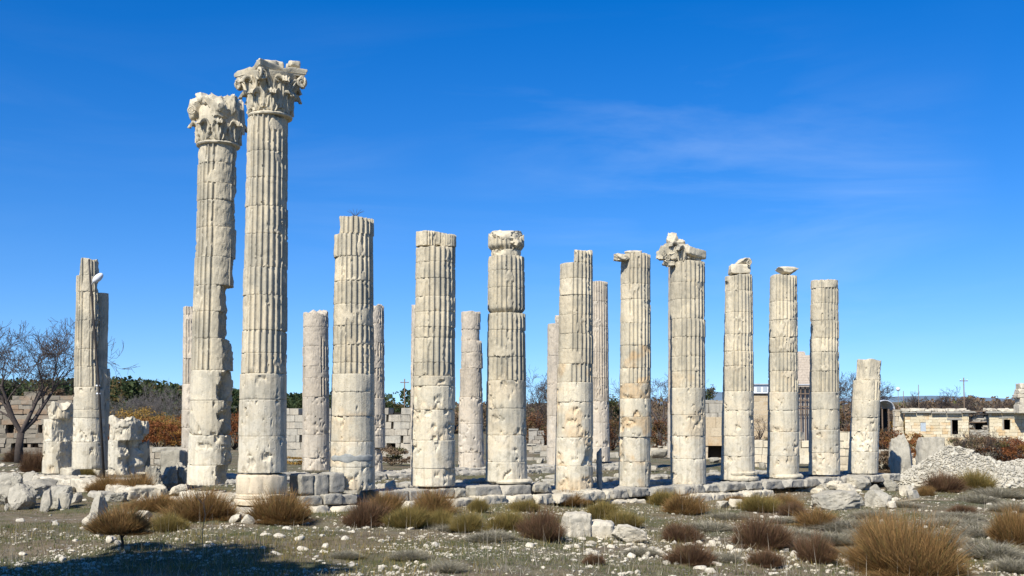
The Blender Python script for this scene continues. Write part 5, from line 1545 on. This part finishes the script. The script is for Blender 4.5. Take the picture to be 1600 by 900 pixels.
# bare trees between the middle columns
bare_tree("bare_tree", 838, 690, 105, 8.4, 101, "bare tree between the waisted column and the column with the dark post", "bare trees behind the colonnade", 6, .16, 1.6, .7, .2)
bare_tree("bare_tree", 1030, 700, 100, 7.6, 102, "gnarled bare tree left of the column with the carved fragment", "bare trees behind the colonnade", 6, .22, 1.9, .75, .25)
bare_tree("bare_tree", 1188, 660, 190, 10.2, 103, "small bare tree above the white house", "bare trees behind the colonnade", 6, .16, 2.4, .6, .25)
bare_tree("bare_tree", 1326, 670, 165, 10.5, 104, "bare tree left of the short stump with the loose block", "bare trees behind the colonnade", 6, .18, 2.2, .7, .2)
bare_tree("bare_tree", 1384, 670, 160, 9.6, 105, "bare tree just right of the short stump with the loose block", "bare trees behind the colonnade", 6, .18, 2.2, .75, .2)
bare_tree("bare_tree", 1439, 655, 220, 9.2, 106, "small upright bare tree behind the thin pole", "bare trees behind the stone houses", 6, .16, 2.4, .5, .25)
bare_tree("bare_tree", 1483, 655, 215, 10.0, 107, "round crowned bare tree, broadest above the stone houses", "bare trees behind the stone houses", 6, .18, 2.4, .75, .15)
bare_tree("bare_tree", 1524, 655, 230, 8.4, 108, "bare tree right of the tallest utility pole", "bare trees behind the stone houses", 6, .16, 2.4, .7, .2)
bare_tree("bare_tree", 1553, 655, 240, 7.6, 109, "small bare tree between the utility pole and the stone stack", "bare trees behind the stone houses", 6, .14, 2.4, .7, .2)
bare_tree("bare_tree", 1580, 655, 230, 8.2, 110, "bare tree just left of the stacked stone pier", "bare trees behind the stone houses", 6, .14, 2.4, .7, .2)
leafy("autumn_shrub", 1475, 205, 3.5, 5.2, 111, "brown leafed crown beside the round bare tree", M_BROWNLEAF, 2600, .4, None, "tree", base=1)
leafy("autumn_shrub", 1400, 170, 3.5, 4.0, 112, "brown hedge behind the shed with the curved roof", M_BROWNLEAF, 2600, .35, None, "shrub")
leafy("autumn_shrub", 1425, 160, 3.0, 3.9, 113, "yellow brown scrub behind the left house roof", M_YELLEAF, 1600, .3, None, "shrub")
leafy("autumn_shrub", 845, 98, 2.6, 3.6, 114, "rust brown thicket under the bare tree beside the waisted column", M_DRUST, 5200, .16, clumps=34)
leafy("autumn_shrub", 862, 112, 3.2, 5.0, 115, "dark brown thicket behind the column with the dark post", M_BROWNLEAF, 5200, .18, clumps=34)
leafy("autumn_shrub", 958, 106, 2.2, 3.4, 116, "dark rust shrub left of the orange stained column", M_DRUST, 3000, .16)
leafy("dark_bush", 953, 120, 2.6, 5.6, 117, "olive green tree crown left of the orange stained column", M_DGREEN, 3000, .22, None, "tree", base=1)
leafy("autumn_shrub", 1034, 92, 1.6, 3.0, 118, "rust red shrub beside the gnarled bare tree", M_DRUST, 3000, .15)
leafy("dark_bush", 1108, 170, 1.8, 8.4, 119, "dark pointed evergreen right of the column with the carved fragment", M_DGREEN, 2600, .35, None, "tree", base=1)
leafy("autumn_shrub", 1325, 130, 2.4, 4.6, 120, "rust brown shrub below the bare tree left of the short stump", M_DRUST, 2600, .2)
leafy("autumn_shrub", 1216, 95, 1.4, 2.0, 121, "olive brown shrub behind the slab topped column", M_BROWNLEAF, 1600, .16)
leafy("autumn_shrub", 1184, 100, 1.6, 1.6, 122, "low olive shrub under the peach wall", M_BROWNLEAF, 1600, .16)

# low walls, seen through the colonnade
def lowwall(px0, px1, Y, z1, label, seed, mat=M_GREYW, bw=.8, bh=.4, tone=(0, 1), stain=.2, Y1=None, miss=.04, jitter=.25):
    loc, rz, L_ = place(px0, px1, Y, Y1)
    r = empty("ruined_wall", loc, label, "wall", "ruined low walls", rz)
    build("wall", wall_parts(0, L_, -.3, z1, bw, bh, seed, (), .6, jit=.04, gap=.03, tone=tone, stain=stain, missing=miss, top=lambda x: z1 + jitter * sin(x * 1.9 + seed) - jitter * .6), mat, r, False)
    return r
lowwall(228, 300, 66, 1.1, "low rough wall behind the rubble left of the leaning column", 31, M_ROCK, .9, .35)
lowwall(822, 880, 80, 1.15, "low grey wall behind the waisted column with grass before it", 32, M_STEP, .8, .45)
lowwall(826, 850, 96, 2.2, "pale ruined wall piece under the thicket", 33, M_GREYW, .7, .4)
lowwall(940, 975, 84, .9, "low stone wall left of the orange stained column", 34, M_STEP)
lowwall(1172, 1330, 70, 2.25, "ruined wall of large squared blocks behind the right columns", 35, M_COL, .95, .52, (0, .8), .2, 66, .03, .3)
lowwall(1010, 1050, 90, .8, "low pale rubble wall under the gnarled tree", 36, M_WHITE, .5, .3)
# ruined building with the niche
loc, rz, L_ = place(1080, 1148, 82)
nb = empty("ruined_building", loc, "ruined wall with ochre blocks over dark openings", "ruin", rz=rz)
build("wall", wall_parts(0, L_, 2.2, 4.4, 1.6, .7, 41, (), .8, stain=0, gap=.02, jit=.03), M_STEP, nb, False)
build("ochre_course", wall_parts(0, L_, 1.0, 3.2, 1.3, .72, 42, ((.0, L_, 0, .95), (.6, 1.0, .9, 1.2)), .9, y=-.15, stain=.6, top=lambda x: 3.1 if x > L_ * .35 else 2.6), M_ORNG, nb, False)
build("opening_surround", wall_parts(0, L_, -.3, 1.0, .8, .45, 43, ((L_ * .38, L_ * .74, -.1, 1.0),), .9, y=-.05), M_WHITE, nb, False)
V, Q, _, _ = box(.05, L_ - .05, .7, 1.2, -.3, 4.2); mesh("painted_shade_core", V, Q, None, M_DARK, nb, None, False)  # near-black slab paints the shade inside the openings
# rubble slope inside, right of the stained column
for i, (x0, y0, x1, y1) in enumerate(((1018, 702, 1046, 716), (1020, 694, 1034, 706), (1034, 692, 1050, 704), (1108, 716, 1126, 724), (958, 740, 976, 750), (850, 742, 872, 752), (1186, 722, 1200, 732), (838, 716, 850, 724), (1006, 728, 1030, 738), (1108, 734, 1124, 744))):
    stone(x0, y0, x1, y1, ["broad grey stone in the shade behind the stained column", "small upright stone behind the stained column", "grey stone beside the gnarled tree's foot", "flat stone before the ruined wall with the dark openings",
          "pale slab on the grass left of the stained column", "flat pale slab behind the waisted column", "grey stone under the squared block wall", "little grey stone by the low grey wall", "dark slab right of the stained column", "shaded slab right of the column with the carved fragment"][i], 800 + i, cuts=8, sub=3)

# white house and peach wall beyond
loc, rz, L_ = place(1176, 1204, 150)
wh = empty("white_house", loc, "white house with pale blue windows above the peach wall", "house", rz=rz)
z0, z1 = P(0, 616, 150).z - loc.z, P(0, 601, 150).z - loc.z
V, Q, _, _ = box(0, L_, 0, 5, 0, z1); mesh("wall", V, Q, None, M_WHITEP, wh, None, False)
for x in (.25, .6): V, Q, _, _ = box(L_ * x, L_ * x + .55, -.03, .04, z0 + .35, z1 - .3); mesh("window", V, Q, None, M_BLUEP, wh, None, False)
V, Q, _, _ = box(-.2, L_ + .2, -.25, 5.2, z1, z1 + .12); mesh("roof", V, Q, None, M_METAL, wh, None, False)
loc, rz, L_ = place(1172, 1206, 128)
pw = empty("peach_wall", loc, "peach coloured wall with a small bare tree before it", "wall", rz=rz)
z1 = P(0, 617, 128).z - loc.z
build("wall", wall_parts(0, L_, -.2, z1, 1.1, .5, 51, (), .5, stain=.2, gap=.01), M_ORNG, pw, False)
build("coping", [box(-.1, L_ + .1, -.1, .6, z1, z1 + .18)], M_DARK, pw, False)
bare_tree("bare_tree", 1187, 680, 122, 4.2, 131, "little bare tree standing against the peach wall", None, 5, .09, 1.2, .7, .2)
# tower
loc, rz, L_ = place(1238, 1268, 250)
tw = empty("stone_tower", loc, "tall ruined peach stone tower rising between the two right columns", "tower", rz=rz)
H = P(0, 549, 250).z - loc.z
build("wall", wall_parts(0, L_, -.5, H, 1.3, .6, 61, (), 4.0, stain=.5, gap=.02, top=lambda x: H - (.9 if x < 1 else 0) - (.6 if x > L_ - .9 else 0)), M_PINKW, tw, False)
V, Q, _, _ = box(.1, L_ - .1, .3, 3.9, -.5, H - 1.2); mesh("painted_shade_core", V, Q, None, M_DARK, tw, None, False)  # filling coloured near-black, painted shade between the tower blocks
# wooden shack
loc, rz, L_ = place(1244, 1272, 118)
sh = empty("wooden_shack", loc, "grey wooden shack with a railing below the tower", "shed", rz=rz)
z = lambda y: P(0, y, 118).z - loc.z
build("frame", [box(x, x + .12, 0, .12, 0, z(604)) for x in np.linspace(0, L_, 5)] + [box(0, L_, -.04, .0, z(y), z(y) + .12) for y in (606, 616, 626, 636)], M_WOOD, sh, False)
build("wall", [box(0, L_, .8, 1.0, 0, z(606))], plain("shack_boards", (.34, .31, .27), .9), sh, False)
build("roof", [box(-.3, L_ + .3, -.4, 2.2, z(602), z(602) + .12)], M_METAL, sh, False)
build("railing", [box(0, L_, -.1, -.05, z(640), z(640) + .08)] + [box(x, x + .06, -.1, -.06, z(650), z(640)) for x in np.linspace(0, L_, 9)], M_WOOD, sh, False)
# shed with curved metal roof, white post wall
loc, rz, L_ = place(1368, 1399, 118)
sd_ = empty("shed", loc, "small shed with a curved grey metal roof right of the short stump", "shed", rz=rz)
z = lambda y: P(0, y, 118).z - loc.z
arc = [(L_ * (.5 - .5 * cos(a)), z(640) + (z(625) - z(640)) * sin(a)) for a in np.linspace(0, pi, 13)]
V = np.array([(x, y, q + d) for y in (0, 4) for d in (0, -.08) for (x, q) in arc]); n = 13
Q = []
for i in range(n - 1): Q += [(i, i + 1, 2 * n + i + 1, 2 * n + i), (n + i, 3 * n + i, 3 * n + i + 1, n + i + 1), (i, n + i, n + i + 1, i + 1)]
mesh("roof", V, Q, None, M_METAL, sd_, None, True)
build("post", [box(x, x + .12, .05, .15, 0, z(639)) for x in (.05, L_ * .33, L_ * .66, L_ - .2)], M_WOOD, sd_, False)
build("wall", [box(0, L_, 2.5, 2.6, 0, z(638))], M_DARK, sd_, False)  # back wall coloured near-black as painted shade under the roof
lowwall(1398, 1412, 112, 4.0, "white rendered wall end between the shed and the houses", 37, M_WHITE, .8, .5, jitter=.1)
# low stone houses at the right
def house(px0, px1, Y, Y1, ytop, label, holes, seed, rubble=16, rtop=None):
    loc, rz, L_ = place(px0, px1, Y, Y1)
    r = empty("stone_house", loc, label, "house", "low yellow stone houses", rz)
    u = lambda x: L_ * (x - px0) / (px1 - px0); z = lambda y: P(0, y, Y).z - loc.z
    H = z(ytop)
    hs_ = [(u(a), u(b), z(d), z(c)) for (_, a, b, c, d) in holes]
    build("wall", wall_parts(0, L_, -.3, H, .62, .31, seed, hs_, .5, stain=.55, gap=.012, jit=.015, top=rtop), M_HOUSE, r, False)
    build("side_wall", [box(0.0, .4, .5, 6, -.3, H - .1), box(L_ - .4, L_, .5, 6, -.3, H - .1), box(0, L_, 6, 6.4, -.3, H - .1)], M_HOUSE, r, False)
    for (nm, a, b, c, d) in holes:
        w_ = u(b) - u(a)
        if nm == 'door':
            dr = build("door", [box(u(a) + w_ * .12, u(a) + w_ * .2, .05, .4, z(d), z(c))], M_WOOD, r, False)
            build("frame", [box(u(a) - .03, u(a) + w_ * .12, -.04, .1, z(d), z(c)), box(u(a) - .35, u(b) + .35, -.06, .1, z(c), z(c) + .18)], M_GREYW, dr, False)
        elif nm == 'shutter':
            build("shutter", [box(u(a), u(b), .04, .1, z(d), z(c))], M_BLUEP, r, False)
        else:
            build("window", [box(u(a), u(a) + .06, .05, .12, z(d), z(c)), box((u(a) + u(b)) / 2, (u(a) + u(b)) / 2 + .05, .05, .12, z(d), z(c)), box(u(a) - .2, u(b) + .2, -.03, .1, z(c), z(c) + .12)], M_WOOD, r, False)
    rg = random.Random(seed)
    rp_ = [box(x, x + 1.35, -.35 + rg.uniform(-.1, .05), 6.4, H + .02 + rg.uniform(-.03, .05), H + .16 + rg.uniform(-.02, .06)) for x in np.arange(-.3, L_, 1.4)]
    rf = build("roof", rp_, M_GREYW, r, False)
    prt = []
    for k in range(rubble * 5):
        V, Q, T, C = rock(seed * 50 + k, (rg.uniform(.3, 1.1), rg.uniform(.3, .7), rg.uniform(.15, .45)), 8, 2, .08)
        prt.append((V + np.array([rg.uniform(-.2, L_), rg.uniform(-.1, 4.5), H + .12]), Q, T, C))
    build("roof_rubble", prt, M_WHITE, r, True, 40)
    V, Q, _, _ = box(.42, L_ - .42, 2.2, 2.4, -.2, H - .15); mesh("painted_shade_sheet", V, Q, None, M_DARK, r, None, False)  # near-black sheet paints the indoor shade behind door and window
    return r
house(1414, 1514, 110, 108, 646, "yellow stone house with a pale shutter, left of the collapsed corner", [('shutter', 1438.5, 1447, 658, 674), ('door', 1486, 1497, 656, 680)], 71)
house(1546, 1660, 106, 104, 646, "yellow stone house with a dark doorway, cut by the right edge", [('door', 1567, 1579, 653, 672), ('window', 1612, 1622, 655, 667)], 72)
loc, rz, L_ = place(1514, 1547, 108.5, 107)
z = lambda y: P(0, y, 108).z - loc.z
cc_ = empty("collapsed_house", loc, "collapsed house corner with a dark window between the two stone houses", "house", "low yellow stone houses", rz)
build("wall", wall_parts(0, L_, -.3, z(650), .5, .25, 73, ((L_ * .16, L_ * .62, z(671), z(661)),), .6, stain=.3, jit=.09, missing=.06), M_GREYW, cc_, False)
build("lintel", [box(L_ * .05, L_ * .8, -.15, .2, z(660.5), z(659)), box(-.6, L_ + .2, -.6, 1.5, z(643.5), z(642))], M_WOOD, cc_, False)
build("painted_shade_sheet", [box(0.1, L_ - .1, 1.2, 1.3, -.3, z(652))], M_DARK, cc_, False)  # sheet behind the window, shade put in as near-black colour
# stacked stone pier at the right edge
Yp = 104
pr = empty("stone_pier", P(1594, 650, Yp), "pier of stacked pale blocks cut by the right edge, above the house roof", "ruin")
for i, (x0, x1, y0, y1) in enumerate(((1591, 1606, 599, 608), (1588, 1612, 608, 616), (1586, 1612, 616, 622), (1590, 1610, 622, 632), (1588, 1612, 632, 646))):
    frag(pr, x0, y0, x1, y1, Yp, 1.2, 950 + i, "block", "pier_block", M_WHITE)
# garden scrub before the houses
SL = [("rust and purple shrub beside the short stump", 1384, 64, 1.6, 2.9, M_DRUST), ("rust shrub behind the upright tapered block", 1402, 72, 1.9, 2.4, M_RUSTLEAF), ("green leafy shrub at the left end of the left house", 1430, 80, 1.0, 1.9, M_YELLEAF),
      ("dark brown shrub low beside the stump", 1378, 60, .9, 1.4, M_BROWNLEAF),
      ("purple brown thicket before the collapsed corner, left part", 1508, 76, 2.0, 1.9, M_BROWNLEAF), ("purple brown thicket before the collapsed corner, right part", 1536, 74, 2.2, 2.1, M_BROWNLEAF),
      ("orange brown thicket before the right house doorway", 1566, 74, 2.0, 2.0, M_RUSTLEAF), ("rust thicket cut by the right edge", 1596, 72, 1.8, 1.9, M_RUSTLEAF), ("pale brown scrub right behind the top of the gravel heap", 1480, 80, 1.5, 1.2, M_BROWNLEAF), ("rust scrub under the doorway of the left house", 1464, 84, 2.0, .9, M_RUSTLEAF)]
for i, (lab, px, Y, rx, h, mt) in enumerate(SL):
    leafy("thicket", px, Y, rx, h, 300 + i, lab, mt, 4200, .11, "thicket in front of the stone houses", clumps=30)
for i, (px, Y, h) in enumerate(((1500, 74, 2.3), (1526, 73, 2.6), (1552, 73, 2.4), (1580, 72, 2.2))):
    bare_tree("bare_shrub", px, 700, Y, h, 320 + i, "bare twiggy shrub among the thicket before the stone houses", "bare twiggy shrubs before the houses", 5, .03, 1.3, .45, .05)
# tree behind the camera's left, whose shadow lies over the near corner of the scrub
sx, sy = -12.3, 7.2
st = leafy("evergreen_tree", 0, 14.0, 3.3, 14.0, 400, "dense evergreen standing outside the frame, casting the shadow at lower left", M_DGREEN, 26000, .40, None, "tree", base=7.6, clumps=60)
st.location = (sx, sy, float(gh(sx, sy)))
